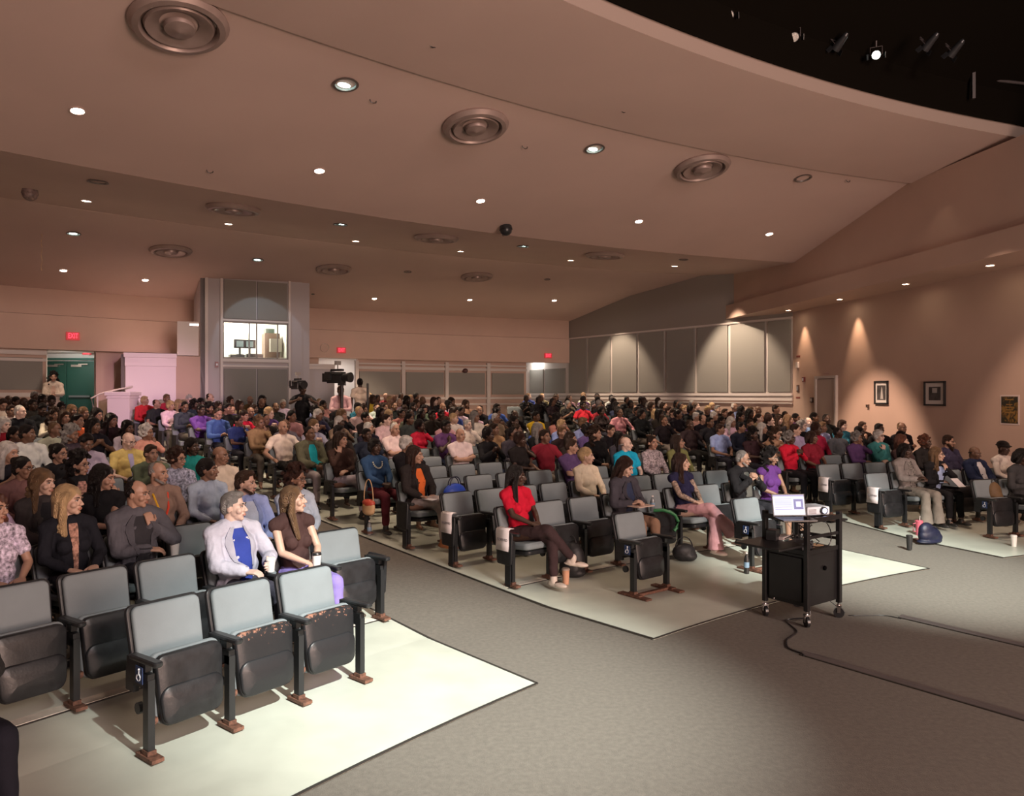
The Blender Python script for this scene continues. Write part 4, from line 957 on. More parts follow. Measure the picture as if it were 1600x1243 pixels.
def person_full(loc,rz,label,skin='m',hair='short',hc='k',top='long',tc=(.1,.1,.1),pat=False,tr=(.02,.02,.025),shoe=(.02,.02,.02),fem=False,pose='lap',hy=25,hp=4,lean=9,cross=False,stand=False,vox=.0065,glasses=False,beard=None,heavy=0,group=None,inner=None,flare=0,short=1.0,scale=1,hr=0,shoes=True,lapel=False,tm=None,name='person',bared=False,extras=None):
    J=joints(pose,hy,hp,fem,lean,cross,stand,hr)
    r=ob(name,body_mesh(J,vox,True),None); r.location=loc; r.rotation_euler=(0,0,rz); r.color=col4(SK[skin]); r.scale=(scale,)*3
    setp(r,label,'person',group)
    sl={'long':'long','tee':'short','none':None,'mid':'mid','blazer':'long'}[top]
    tme=top_mesh(J,vox*1.25,sl,heavy=heavy,m=patm if pat else None,pad=.010 if top=='blazer' else 0); t=ob('jacket' if top=='blazer' else 'top',tme,r); t.color=col4(tc)
    o=ob('trousers' if short>=.99 else 'skirt' if short<.6 and fem else 'trousers',trouser_mesh(J,vox*1.3,flare=flare,short=short),r); o.color=col4(tr)
    if shoes:
        for i in(0,1): s=ob('shoe',shoe_mesh(J,i,vox),r); s.color=col4(shoe)
    if hair: put_hair(r,J,hair,HC[hc],.0075)
    if beard: put_hair(r,J,beard[0],HC[beard[1]],.007,'beard')
    if glasses: put_glasses(r,J)
    P,up,fw=J['P'],J['up'],J['fw']
    from mathutils.bvhtree import BVHTree
    bv=BVHTree.FromPolygons([v.co for v in tme.vertices],[p.vertices for p in tme.polygons]) if (inner or top=='blazer') else None
    def surf(x,h,off):
        o_=P+up*h+fw*.6+V((x,0,0)); hit=bv.ray_cast(o_,-fw)
        return (hit[0]+fw*off) if hit[0] is not None and (o_-hit[0]).length<.62 else P+up*h+V((x,0,0))+fw*(.06+off)
    def ribbon(L_,R_,m_,nm,c_,o1,o2,nx=8):
        # surface between two polylines (x,h), lying on the garment
        vs=[]; n=len(L_)
        for off in(o1,o2):
            for (xa,ha),(xb,hb) in zip(L_,R_):
                for k in range(nx+1): t_=k/nx; vs.append(surf(xa+(xb-xa)*t_,ha+(hb-ha)*t_,off))
        w_=nx+1; N_=n*w_; fs=[]
        for i in range(n-1):
            for k in range(nx): a_=i*w_+k; fs+=[(a_,a_+w_,a_+w_+1,a_+1),(a_+N_,a_+1+N_,a_+w_+1+N_,a_+w_+N_)]
        for i in range(n-1):
            for a_ in(i*w_,i*w_+nx): fs.append((a_,a_+N_,a_+w_+N_,a_+w_))
        for a_ in range(nx): fs.append((a_,a_+1,a_+1+N_,a_+N_)); q_=(n-1)*w_+a_; fs.append((q_,q_+N_,q_+1+N_,q_+1))
        m2=MB(); m2.add(vs,fs); o_=m2.build(nm,m_,r,ang=70)
        bm=bmesh.new(); bm.from_mesh(o_.data); bmesh.ops.recalc_face_normals(bm,faces=bm.faces); bm.to_mesh(o_.data); bm.free()
        o_.color=col4(c_); return o_
    if inner:
        hs=[.47,.44,.40,.35,.30,.25,.20,.15,.10,.05,.0]; k_=1.0 if top=='blazer' else .8
        ws=[.044,.060,.074,.080,.078,.074,.068,.064,.062,.060,.060] if top=='blazer' else [.030,.035,.034,.030,.026,.024,.022,.020,.018,.016,.014]
        if fem and top=='blazer': ws=[x*.85 for x in ws]
        ribbon([(-x,h) for x,h in zip(ws,hs)],[(x,h) for x,h in zip(ws,hs)],patm if lapel=='pat' else clothm,'shirt_front',inner,-.01,.005)
    if top=='blazer':
        hs=[.485,.44,.40,.35,.30,.25,.20,.15]; wi=[.044,.060,.074,.080,.078,.074,.068,.064]
        wo=[.066,.092,.118,.134,.124,.108,.092,.072]
        if fem: wi=[x*.85 for x in wi]; wo=[x*.85 for x in wo]
        for q in(1,-1): ribbon([(q*(x-.006),h) for x,h in zip(wi,hs)],[(q*x,h) for x,h in zip(wo,hs)],clothm,'lapel',[c*.8 for c in tc],.0,.011,5)
    elif top in('tee','long') and not fem or bared=='collar':
        mb=MB(); N=J['N']
        for q in(1,-1): mb.cap(N+up*.012+V((q*.045,-.02,0)),N-up*.035+fw*.075+V((q*.018,0,0)),.012,.010)
        mb.cap(N+up*.016+V((-.045,-.02,0)),N+up*.016+V((.045,-.02,0)),.013)
        s=mb.build('collar',clothm,r); s.color=col4(tc)
    if extras: extras(r,J)
    return r,J
# ------------------------------------------------ who sits where
rnd=random.Random(11)
rowname=['front row']+['row '+x for x in 'two three four five six seven eight nine ten eleven twelve thirteen fourteen fifteen sixteen seventeen'.split()]
blockname={'L':'left block','M':'middle block','R':'right block'}
def ordn(i): return ordw[i]
def where(b,k,i):
    n=nseats('M',k)
    if b=='M':
        s,side=(i,'left aisle') if i<=n//2 else (n-1-i,'right aisle')
    elif b=='L': s,side=i,'aisle'
    else: s,side=i,'aisle'
    return '%s %s, %s from %s'%(blockname[b],rowname[k],ordn(s),side)
def tattoo(r,J):
    for i in(0,1):
        mb=MB(); a,b,c=J['sh'][i],J['el'][i],J['wr'][i]; mb.cap(a.lerp(b,.3),b,.0415,.0365); mb.cap(b,b.lerp(c,.35),.0365,.0375); mb.cap(b.lerp(c,.3),b.lerp(c,.9),.0365,.0255)
        o=ob('tattooed_skin',mb.mesh('tattooed_skin',[mat('tattoo_pattern',(.27,.20,.16),.55,noise_s=42,noise_a=.8)]),r); o['label']='tattooed arm skin'
HERO={}
def H(b,k,i,lab,**kw): HERO[(b,k,i)]=(lab,kw)
from math import radians
# left block, nearest people
H('L',1,2,'person with grey hair, light grey blazer and blue shirt, holding a white cup',skin='p',hair='quiff',hc='g',top='blazer',tc=(.42,.42,.50),inner=(.03,.05,.26),tr=(.05,.05,.07),pose='cupL',hy=38,hp=0,lean=12,heavy=.12,bared='collar')
H('L',1,1,'person with long wavy brown hair, dark brown sleeveless top and purple trousers, holding a cup',skin='l',hair='side',hc='lb',top='none',tc=(.055,.03,.028),tr=(.20,.16,.42),fem=True,pose='clasp',hy=42,hp=-4,lean=6,shoe=(.10,.05,.05))
H('L',2,4,'person with long straight blonde hair, black cardigan and patterned scarf',skin='l',hair='long',hc='bl',top='long',tc=(.012,.013,.018),fem=True,pose='lap',hy=36,hp=2,lean=6,inner=(.30,.17,.13),lapel='pat')
H('L',2,3,'person in dark grey suit with receding dark hair, hand held at mouth',skin='t',hair='rim',hc='k',top='blazer',tc=(.085,.085,.10),inner=(.03,.03,.035),pose='chinL',hy=38,hp=6,lean=2,heavy=.12)
H('L',2,1,'person in light blue blazer with short cropped brown hair, behind the grey haired person',skin='l',hair='quiff',hc='br',top='blazer',tc=(.26,.33,.60),inner=(.45,.50,.62),pose='lap',hy=36,hp=3,beard=('stubble','br'),heavy=.05)
H('L',2,0,'person in pale denim shirt with dark curly hair, behind woman holding a cup',skin='b',hair='bigcurl',hc='dr',top='long',tc=(.36,.43,.52),fem=True,pose='clasp',hy=30,hp=8,glasses=True,lean=4)
H('L',2,5,'person with long red wavy hair in white and purple top, at the left edge',skin='t',hair='longw',hc='r',top='tee',tc=(.45,.40,.50),fem=True,pose='lap',hy=30,hp=2,pat=True)
H('L',3,3,'person in black tee with long black hair, hand raised to cheek',skin='t',hair='longw',hc='k',top='tee',tc=(.010,.010,.012),fem=True,pose='cheekL',hy=40,hp=10)
H('L',3,2,'person with short grey beard and brown shirt wearing a yellow and red lanyard',skin='t',hair='rim',hc='g',top='long',tc=(.22,.15,.12),pose='lap',hy=28,hp=2,beard=('stubble','g'))
H('L',3,1,'person in pale blue sweater with dark hair pinned up, hoop earring',skin='b',hair='updo',hc='k',top='long',tc=(.36,.44,.55),fem=True,pose='lap',hy=42,hp=2)
H('L',3,4,'person with long light brown hair and dark jacket behind the blonde one',skin='l',hair='longw',hc='lb',top='blazer',tc=(.04,.035,.035),inner=(.015,.015,.018),fem=True,pose='lap',hy=30,hp=4)
H('L',4,0,'person with shaved head in cream shirt near the left aisle',skin='b',hair='bald',hc='k',top='tee',tc=(.62,.54,.44),pose='lap',hy=35,hp=4,heavy=.12)
H('L',4,1,'person with curly dark hair and glasses in grey blue printed shirt',skin='t',hair='curly',hc='dr',top='tee',tc=(.32,.34,.44),pat=True,fem=True,pose='lap',hy=30,hp=6,glasses=True)
H('L',4,3,'person with big curly black hair and glasses, floral top under black jacket',skin='t',hair='bigcurl',hc='k',top='blazer',tc=(.018,.018,.02),inner=(.40,.22,.18),lapel='pat',fem=True,pose='lap',hy=34,hp=4,glasses=True)
H('L',4,4,'person with dark hair in a bun and glasses, dusty brown top',skin='b',hair='bun',hc='k',top='long',tc=(.17,.09,.085),fem=True,pose='lap',hy=34,hp=2,glasses=True)
H('L',5,0,'person with long black hair in teal top beside the aisle',skin='d',hair='braids',hc='k',top='tee',tc=(.02,.26,.24),fem=True,pose='lap',hy=20,hp=4)
H('L',5,3,'person with dark hair tied back and glasses in black top, left block row six',skin='t',hair='bun',hc='k',top='long',tc=(.02,.02,.022),fem=True,pose='lap',hy=30,hp=2,glasses=True)
H('L',6,1,'person with bald head and glasses in yellow and lilac striped polo',skin='p',hair='bald',hc='w',top='tee',tc=(.62,.50,.18),pose='lap',hy=24,hp=18,glasses=True,heavy=.2,inner=(.42,.40,.62))
# middle block front rows
H('M',1,0,'person in red polo shirt with long black hair, legs crossed in dark trousers',skin='d',hair='side',hc='k',top='tee',tc=(.50,.012,.035),tr=(.045,.028,.030),fem=True,pose='clasp',hy=42,hp=6,cross=2,shoe=(.55,.48,.42),bared='collar')
H('M',1,3,'person with long dark hair in dark grey blazer looking down at papers',skin='l',hair='long',hc='dr',top='blazer',tc=(.055,.052,.065),inner=(.03,.04,.08),tr=(.30,.18,.12),fem=True,pose='phone',hy=22,hp=24,lean=-2)
H('M',1,5,'person in navy sleeveless top with tattooed arms and pink trousers, legs crossed',skin='l',hair='long',hc='dr',top='none',tc=(.02,.02,.055),tr=(.48,.25,.27),fem=True,pose='clasp',hy=36,hp=0,cross=2,flare=1,shoe=(.60,.47,.42),extras=tattoo)
H('M',1,7,'person in black blazer with shaved head and dark glasses, hands folded high',skin='t',hair='buzz',hc='g',top='blazer',tc=(.014,.014,.016),inner=(.10,.10,.09),pose='clasphigh',hy=38,hp=8,lean=2,glasses=True,heavy=.15,beard=('stubble','g'))
H('M',1,8,'person with long curly black hair in purple sleeveless dress behind the cart',skin='b',hair='bigcurl',hc='k',top='none',tc=(.09,.03,.15),tr=(.09,.03,.15),fem=True,pose='lap',hy=30,hp=12,lean=2,short=.4)
H('M',2,4,'person in cream sweater with blonde hair pinned up',skin='l',hair='updo',hc='bl',top='long',tc=(.68,.60,.46),fem=True,pose='lap',hy=38,hp=2)
H('M',3,0,'person in black cardigan and orange top with grey trousers by the left aisle',skin='t',hair='long',hc='dr',top='blazer',tc=(.022,.018,.018),inner=(.55,.12,.03),tr=(.42,.36,.34),fem=True,pose='lap',hy=36,hp=4,cross=2,shoe=(.4,.15,.06))
H('M',3,5,'person in dark purple shirt with short brown hair, alone in an emptier row',skin='t',hair='short',hc='br',top='long',tc=(.085,.05,.13),pose='fold',hy=40,hp=8,beard=None)
H('M',3,7,'person with bald head in bright turquoise polo shirt',skin='p',hair='bald',hc='w',top='tee',tc=(.012,.34,.55),pose='lap',hy=34,hp=2,heavy=.2)
H('M',3,8,'person with dark hair in grey plaid scarf smiling toward the camera',skin='t',hair='pony',hc='db',top='long',tc=(.30,.26,.28),pat=True,fem=True,pose='lap',hy=-2,hp=0)
H('M',3,9,'person with long dark hair in olive green top near the right aisle',skin='t',hair='long',hc='db',top='long',tc=(.19,.20,.08),fem=True,pose='lap',hy=45,hp=-4,glasses=True)
H('M',4,0,'person in deep blue blouse and maroon trousers with a pale bead necklace',skin='d',hair='shortf',hc='k',top='long',tc=(.03,.07,.15),tr=(.10,.02,.028),fem=True,pose='clasp',hy=8,hp=0)
H('M',5,0,'person with long dark hair and brown blouse, hand resting at temple',skin='t',hair='long',hc='db',top='long',tc=(.045,.025,.020),fem=True,pose='cheekR',hy=26,hp=2,tr=(.40,.36,.42),cross=2)
H('M',6,0,'person in olive jacket over a bright teal shirt by the left aisle',skin='m',hair='buzz',hc='k',top='blazer',tc=(.10,.10,.065),inner=(.02,.40,.48),tr=(.30,.27,.28),pose='clasp',hy=16,hp=4,heavy=.15)
# right block front rows
H('R',1,1,'person in grey jacket and grey trousers with black bobbed hair',skin='d',hair='bob',hc='k',top='blazer',tc=(.23,.21,.20),inner=(.16,.15,.14),lapel='pat',tr=(.24,.22,.19),fem=True,pose='phone',hy=16,hp=6,shoe=(.015,.015,.015),flare=.8)
H('R',1,2,'person with long blonde hair in black blazer over light blue top',skin='l',hair='long',hc='lb',top='blazer',tc=(.014,.014,.016),inner=(.34,.42,.62),tr=(.014,.014,.016),fem=True,pose='chinL',hy=30,hp=0,glasses=True,lean=-8,scale=.95)
H('R',1,4,'person with bald head in navy suit and tie near the right edge',skin='m',hair='bald',hc='k',top='blazer',tc=(.02,.028,.065),inner=(.6,.58,.6),tr=(.02,.028,.065),pose='lap',hy=24,hp=14,lean=18,scale=.95,heavy=.12)
H('R',0,3,'person with black hair in dark grey top at the right edge of photo',skin='d',hair='bob',hc='k',top='long',tc=(.045,.045,.047),tr=(.02,.02,.02),fem=True,pose='phone',hy=20,hp=20,lean=-4)
H('R',2,4,'person with short auburn hair in black top behind the blonde one',skin='d',hair='curly',hc='r',top='long',tc=(.02,.018,.018),fem=True,pose='lap',hy=26,hp=4)
H('R',2,5,'person with a long dark beard and glasses in navy sweater by the wall',skin='t',hair='short',hc='db',top='long',tc=(.05,.045,.085),pose='lap',hy=24,hp=6,heavy=.3,beard=('beard','db'),glasses=True)
H('R',1,5,'person in white top with a dark hat near the right edge',skin='d',hair='hat',hc='k',top='long',tc=(.66,.60,.54),fem=True,pose='lap',hy=10,hp=8)
H('R',3,0,'person with short grey curly hair in bright red shirt, hands raised together',skin='d',hair='curly',hc='g',top='long',tc=(.52,.015,.04),fem=True,pose='clasphigh',hy=28,hp=4,glasses=True)
H('R',3,1,'person with straight brown bob in maroon polo shirt',skin='m',hair='bob',hc='dr',top='tee',tc=(.20,.015,.03),fem=True,pose='lap',hy=32,hp=0)
H('R',3,4,'person with white hair and glasses in teal shirt, hand on chin',skin='p',hair='shortf',hc='w',top='long',tc=(.06,.26,.26),pose='chinR',hy=16,hp=2,glasses=True)
EMPTY={('M',1,x) for x in(1,2,4,6)}|{('M',2,x) for x in(0,1,2,3,5,6,7,8,9)}|{('M',3,x) for x in(1,2,3,4,6)}|{('M',4,x) for x in(2,3,4)}|{('M',5,2),('M',6,4),('M',5,1),('M',7,2),('M',6,6),('M',8,4)}
EMPTY|={('L',0,0),('L',0,1),('L',0,2),('L',1,0),('L',1,3),('L',1,4),('L',1,5),('L',1,6),('L',1,7),('L',2,2),('L',3,0),('L',4,2),('L',5,2),('L',6,3),('L',7,1),('L',6,0)}
EMPTY|={('R',0,2),('R',1,0),('R',1,3),('R',2,0),('R',2,1),('R',2,2),('R',2,6),('R',3,2),('R',3,6)}
NOCHAIR={('M',0,x) for x in range(20)}|{('R',0,0),('R',0,1),('L',0,3)}|{('M',12,5),('M',12,6),('M',13,8),('M',13,9),('M',15,11),('M',14,10)}
HINT={('M',14,11):dict(tc=(.62,.46,.05),hair='afro'),('M',8,12):dict(tc=(.68,.45,.03),skin='m',hair='short',top=1,pose=1),('M',10,1):dict(tc=(.55,.02,.05),fem=1,hair='updo'),('M',9,0):dict(tc=(.03,.05,.16),skin='m',hair='bun'),('M',8,0):dict(tc=(.30,.20,.11),hair='curly',hc='lb'),
('M',7,0):dict(tc=(.72,.62,.56),hair='bald',skin='t',top=1),('M',11,0):dict(tc=(.12,.05,.25),hair='short',skin='d'),('M',12,0):dict(tc=(.03,.035,.05),skin='m'),('M',5,4):dict(tc=(.62,.52,.52),hair='bald',skin='t',top=1),('M',5,5):dict(tc=(.015,.015,.017),skin='d',hair='afro'),('M',4,5):dict(tc=(.02,.017,.017),skin='d',hair='shortf'),
('M',7,5):dict(tc=(.5,.02,.05),skin='d',hair='afro'),('M',6,2):dict(tc=(.02,.025,.04),skin='d',hair='short'),('M',4,6):dict(tc=(.22,.02,.035),hair='short',skin='b'),('M',4,7):dict(tc=(.03,.025,.022),hair='long',skin='t'),('M',4,9):dict(tc=(.05,.05,.065),hair='long',skin='m'),
('M',5,9):dict(tc=(.12,.08,.22),skin='d',hair='curly'),('M',6,10):dict(tc=(.25,.33,.62),skin='t',hair='short',top=1),('M',7,7):dict(tc=(.66,.58,.52),skin='p',hair='short',hc='w',top=1),('M',8,8):dict(tc=(.70,.64,.60),hair='short'),
('L',9,1):dict(tc=(.85,.20,.08),hair='short',skin='t',top=0),('L',6,2):dict(tc=(.36,.32,.42),skin='m',hair='short'),('L',5,4):dict(tc=(.015,.015,.02),hair='long',skin='t'),('L',7,0):dict(tc=(.6,.30,.24),hair='curly',skin='b'),('L',12,2):dict(tc=(.7,.6,.58),hair='short'),
('R',4,1):dict(tc=(.36,.22,.14),hair='bigcurl',skin='t'),('R',4,5):dict(tc=(.03,.03,.03),hair='braids',skin='d'),('R',4,3):dict(tc=(.35,.02,.06),hair='afro',hc='dr',skin='d'),('R',3,5):dict(tc=(.02,.02,.022),hair='short',skin='d'),('R',3,3):dict(tc=(.10,.05,.14),hair='curly',hc='g',skin='b'),('R',2,3):dict(tc=(.05,.03,.03),hair='longw',hc='r',skin='l'),
('R',5,2):dict(tc=(.015,.015,.017),skin='t',hair='long',pose=3),('R',5,0):dict(tc=(.26,.34,.6),skin='b',hair='short'),('R',6,1):dict(tc=(.02,.02,.025),skin='m',hair='short')}
POSES=[dict(kind='lap',hy=22,hp=6),dict(kind='fold',hy=12,hp=4),dict(kind='chinR',hy=18,hp=6),dict(kind='clasphigh',hy=30,hp=6,lean=3),dict(kind='phone',hy=5,hp=26),dict(kind='clasp',hy=34,hp=2),dict(kind='arms',hy=15,hp=0,lean=12),dict(kind='cheekL',hy=30,hp=8,hr=8),dict(kind='lap',hy=40,hp=3)]
LIB=[]
for i,p in enumerate(POSES):
    q=dict(p); q['fem']=i in(0,3,5,7); J=joints(**q); vx=.0105
    LIB.append(dict(J=J,body=body_mesh(J,vx,False,'person_body'),tee=top_mesh(J,.013,'short'),long=top_mesh(J,.013,'long'),tr=trouser_mesh(J,.014)))
TOPC=[(.011,.011,.013)]*13+[(.025,.02,.02)]*3+[(.03,.035,.06),(.035,.03,.03),(.06,.06,.065),(.20,.19,.19),(.58,.52,.50),(.62,.55,.52),(.66,.60,.58),(.25,.31,.50),(.05,.09,.30),(.10,.05,.17),(.24,.02,.035),(.45,.03,.05),(.40,.20,.18),(.32,.22,.15),(.12,.07,.04),(.55,.30,.28),(.09,.12,.08),(.50,.42,.34),(.03,.16,.25),(.35,.30,.42),(.018,.02,.03),(.03,.02,.02)]
TOPN=[]
def cname(c):
    r,g,b=c; mx=max(c); 
    if mx<.045: return 'black'
    if mx<.09: return 'navy' if b>r*1.3 else 'dark brown' if r>b*1.3 else 'dark grey'
    if min(c)>.42: return 'white' if min(c)/mx>.8 else 'cream'
    s=(mx-min(c))/mx
    if s<.25: return 'grey'
    if r==mx:
        if b>g*1.2 and s>.5: return 'red'
        if b>g*1.15: return 'mauve'
        return ('orange' if g/r<.45 and g/r>.15 else 'yellow' if g/r>.55 and b/r<.3 else 'red' if g/r<.15 else 'tan' if r>.25 else 'brown') if s>.35 else 'beige'
    if b==mx: return ('purple' if r>g*1.25 else 'light blue' if mx>.3 else 'blue' if g<b*.65 else 'teal')
    return 'olive green' if r>.5*g else 'green'
HSN={'buzz':'cropped hair','short':'short hair','shortf':'short full hair','quiff':'short hair','bald':'bald head','rim':'receding hair','long':'long straight hair','longw':'long wavy hair','side':'long hair','curly':'curly hair','bigcurl':'big curly hair','afro':'afro hair','bun':'hair in bun','updo':'pinned up hair','pony':'ponytail','bob':'bobbed hair','braids':'long braids','hat':'dark hat'}
HAIRM=['short','buzz','short','short','bald','rim','quiff','buzz','short']; HAIRF=['long','longw','curly','afro','bob','bun','updo','pony','braids','shortf','long','bigcurl','longw']
def hname(st,hc):
    cn={'k':'black','db':'dark','br':'brown','lb':'light brown','bl':'blonde','g':'grey','w':'white','r':'red','dr':'auburn'}[hc]
    s=HSN[st]
    if 'hair' in s and st not in('bald',): s=s.replace('hair',cn+' hair')
    elif st in('pony','braids'): s=cn+' '+s
    return s
npers=0; NP_MAX=272
seated=[]; stuffp=[]
allseats=[(b,k,i) for k in range(17) for b in 'LMR' for i in range(nseats(b,k))]
chairs_far=[]; nch=0
for (b,k,i) in allseats:
    if (b,k,i) in NOCHAIR: continue
    P_,rz=seat(b,k,i)
    u_=800+F*P_.x/max(P_.y,.1)
    if P_.y<1.2 or u_<-140 or u_>1720: continue
    if (P_-V((Bl.x,Bl.y,0))).dot(V((-bn.x,-bn.y,0)))>-.75 and u_<560: continue
    if (V((P_.x,P_.y))-K1).dot(nin)>-.45: continue
    occ=(b,k,i) in HERO
    if not occ and (b,k,i) not in EMPTY:
        pr=.92 if k>7 else .88 if k>3 else .8
        h=HINT.get((b,k,i)); occ=bool(h) or rnd.random()<pr
        if occ: seated.append((b,k,i,P_,rz,h,rnd.random()))
    jit=0
    # chair
    lastR=(b=='M' and i==nseats('M',k)-1) or (b=='R' and i==nseats('R',k)-1)
    near=k<4
    if k>=12: chairs_far.append((P_,rz,not occ)); continue
    c=chair(near,not occ,endL=(b in'MR' and i==0),endR=('panel' if ((b=='L' and i==0 and k>0) or lastR) else True if (b=='L' and i==0) else False))
    c.location=P_; c.rotation_euler=(0,0,rz); nch+=1
    if b=='L' and k==0: lab='%s grey upholstered tip-up seat of the three in the very front, %s'%(('rightmost','middle','leftmost')[i],('brightly lit','worn at the top','with a wheelchair sign')[i])
    else: lab='%s grey theatre seat, %s'%('folded empty' if not occ else 'occupied',where(b,k,i))
    setp(c,lab,'theatre seat','theatre seats of the '+blockname[b])
# single wheelchair-row seats
def single(b,k,i,lab,endL=True,sign=True):
    P_,rz=seat(b,k,i); e=chair(True,True,endL=False,endR=True); e.location=P_; e.rotation_euler=(0,0,rz); setp(e,lab,'theatre seat','theatre seats of the '+blockname[b])
    mb=MB(); mb.box((0,.27,.02),(.5,.05,.03)); mb.box((.27,.25,.012),(.09,.42,.02)); mb.box((-.27,.25,.012),(.09,.42,.02)); mb.build('base_plate',rust,e,smooth=False,bevel=.004)
    return e
def wheelsign(e,side=1,y=.17,z=.50,s=1):
    mb=MB(); mb.box((side*.297,y,z),(.004,.085,.10)); pl=mb.build('wheelchair_sign',bluep,e,smooth=False)
    mb=MB(); X=side*.3005
    def pt(a,b): return (X,y+a,z+b)
    q=-side
    ring=[pt(q*(.004+.022*math.cos(t)),-.014+.022*math.sin(t)) for t in [rad(100+260*j/14) for j in range(15)]]
    mb.tube(ring,.0032,5); mb.ell(pt(q*-.004,.034),.0075); mb.tube([pt(q*-.004,.025),pt(q*-.002,.0),pt(q*.018,-.002),pt(q*.026,-.026)],.004,5); mb.build('wheelchair_symbol',signw,pl)
s1=single('M',0,1.55,'single folded seat standing alone in front of middle block, left one'); wheelsign(s1)
s2=single('M',0,5.35,'single folded seat standing alone behind the cart'); wheelsign(s2)
for o in list(bpy.data.objects):
    if o.get('label','').startswith('leftmost grey upholstered'): wheelsign(o)
sm=shellm.copy(); sm.name='scratched_shell'; nt=sm.node_tree; tcn=nt.nodes.new('ShaderNodeTexCoord'); sep=nt.nodes.new('ShaderNodeSeparateXYZ'); nz=nt.nodes.new('ShaderNodeTexNoise'); nz.inputs['Scale'].default_value=26; nz.inputs['Detail'].default_value=8; nz.inputs['Roughness'].default_value=.7
nt.links.new(tcn.outputs['Object'],sep.inputs[0]); nt.links.new(tcn.outputs['Object'],nz.inputs['Vector'])
mrz=nt.nodes.new('ShaderNodeMapRange'); mrz.inputs[1].default_value=.40; mrz.inputs[2].default_value=.60; mrz.inputs[3].default_value=-.16; mrz.inputs[4].default_value=.06; nt.links.new(sep.outputs[2],mrz.inputs[0])
ad=nt.nodes.new('ShaderNodeMath'); ad.operation='ADD'; nt.links.new(nz.outputs[0],ad.inputs[0]); nt.links.new(mrz.outputs[0],ad.inputs[1])
rp=nt.nodes.new('ShaderNodeValToRGB'); rp.color_ramp.elements[0].position=.58; rp.color_ramp.elements[0].color=(.015,.016,.018,1); rp.color_ramp.elements[1].position=.63; rp.color_ramp.elements[1].color=(.26,.13,.09,1)
nt.links.new(ad.outputs[0],rp.inputs[0]); nt.links.new(rp.outputs[0],nt.nodes['Principled BSDF'].inputs['Base Color'])
sme=CM['panu'].copy(); sme.materials.clear(); sme.materials.append(sm)
for o in list(bpy.data.objects):
    if o.get('label','').startswith(('rightmost grey upholstered','middle grey upholstered')):
        for c in o.children:
            if c.name.split('.')[0]=='seat': c.data=sme; c['label']='seat shell with worn brown patches'
P_,_=seat('R',0,2)
for o in list(bpy.data.objects):
    if o.get('category')=='theatre seat' and (o.location-P_).length<.01: wheelsign(o)
# farthest chairs as one mass
mb=MB()
for (P_,rz,up) in chairs_far:
    M=T(*P_)@RZ(rz)
    mb.panel(.47,.50,.50,.07,.05,M@back_M()@T(0,-.035,0),0,bulge=.0,bev=.012)
    if up: mb.panel(.42,.46,.43,.10,.05,M@T(0,.14,.165),0,bulge=.0,bev=.012)
    else: mb.box((0,.22,.42),(.46,.46,.09),0,M)
    mb.box((.27,.2,.3),(.05,.3,.6),1,M)
if chairs_far:
    o=mb.build('theatre_chairs_far',[uph,shellm]); setp(o,'rows of grey theatre seats at the very back of the hall','theatre seats',None,'stuff')
# people
for (b,k,i),(lab,kw) in HERO.items():
    P_,rz=seat(b,k,i)
    vx=.0062 if k<=2 else .0075
    if b!='L' and k>=2: vx=.0080
    person_full(P_,rz,lab,vox=vx,**kw); npers+=1
def lib_person(P_,rz,idx,skin,hair,hc,tc,longs,trc,label,group,sc_=1):
    Lb=LIB[idx]; r=ob('person',Lb['body'],None); r.location=P_; r.rotation_euler=(0,0,rz); r.color=col4(SK[skin]); r.scale=(sc_,)*3
    t=ob('top',Lb['long' if longs else 'tee'],r); t.color=col4(tc); t2=ob('trousers',Lb['tr'],r); t2.color=col4(trc)
    put_hair(r,Lb['J'],hair,HC[hc],.010); setp(r,label,'person',group); return r
for (b,k,i,P_,rz,h,rv) in sorted(seated,key=lambda s:s[3].y):
    h=h or {}
    idx=h.get('pose',rnd.choice([0,0,1,2,3,4,5,5,6,6,7,8,8])); fem=LIB[idx]['J']['fem']
    if 'hair' in h and h['hair'] in HAIRF and not fem: idx=rnd.choice([0,5,7,3]); fem=True
    if 'hair' in h and h['hair'] in('bald','short','buzz','rim') and fem: idx=rnd.choice([1,2,6,8]); fem=False
    skin=h.get('skin',rnd.choice('dddmmmbbbttlp')); hair=h.get('hair',rnd.choice(HAIRF if (fem or rnd.random()<.35) else HAIRM))
    hc=h.get('hc',('k' if skin in'dm' and rnd.random()<.85 else rnd.choice(['k','db','db','br','lb','g','w','bl','dr'])))
    if fem==False and hair in HAIRF and 'hair' not in h: hair=rnd.choice(HAIRM)
    tc=h.get('tc',rnd.choice(TOPC)); tc=tuple(min(.7,c*rnd.uniform(.8,1.15)) for c in tc) if 'tc' not in h else tc
    longs=not h.get('top',0) and rnd.random()<.6 if 'top' in h else rnd.random()<.6
    if npers<NP_MAX:
        lab='person with %s in %s top, %s'%(hname(hair,hc),cname(tc),where(b,k,i))
        ws=lab.replace(',','').split()
        if len(ws)>16:
            hn=hname(hair,hc).replace('short full','short').replace('big curly','curly').replace('light brown','brown'); lab='person, %s, %s top, %s'%(hn,cname(tc),where(b,k,i))
        if len(lab.replace(',','').split())>16: lab=lab.replace('person, ','')
        tilt=rnd.uniform(-.12,.12)
        lib_person(P_+V((0,0,rnd.uniform(-.01,.02))),rz+tilt,idx,skin,hair,hc,tc,longs,rnd.choice([(.02,.02,.03),(.03,.04,.08),(.1,.09,.08),(.015,.015,.015),(.2,.18,.16)]),lab,'seated audience of the '+blockname[b],rnd.uniform(.95,1.04)); npers+=1
    else: stuffp.append((P_,rz,idx,skin,hair,hc,tc))
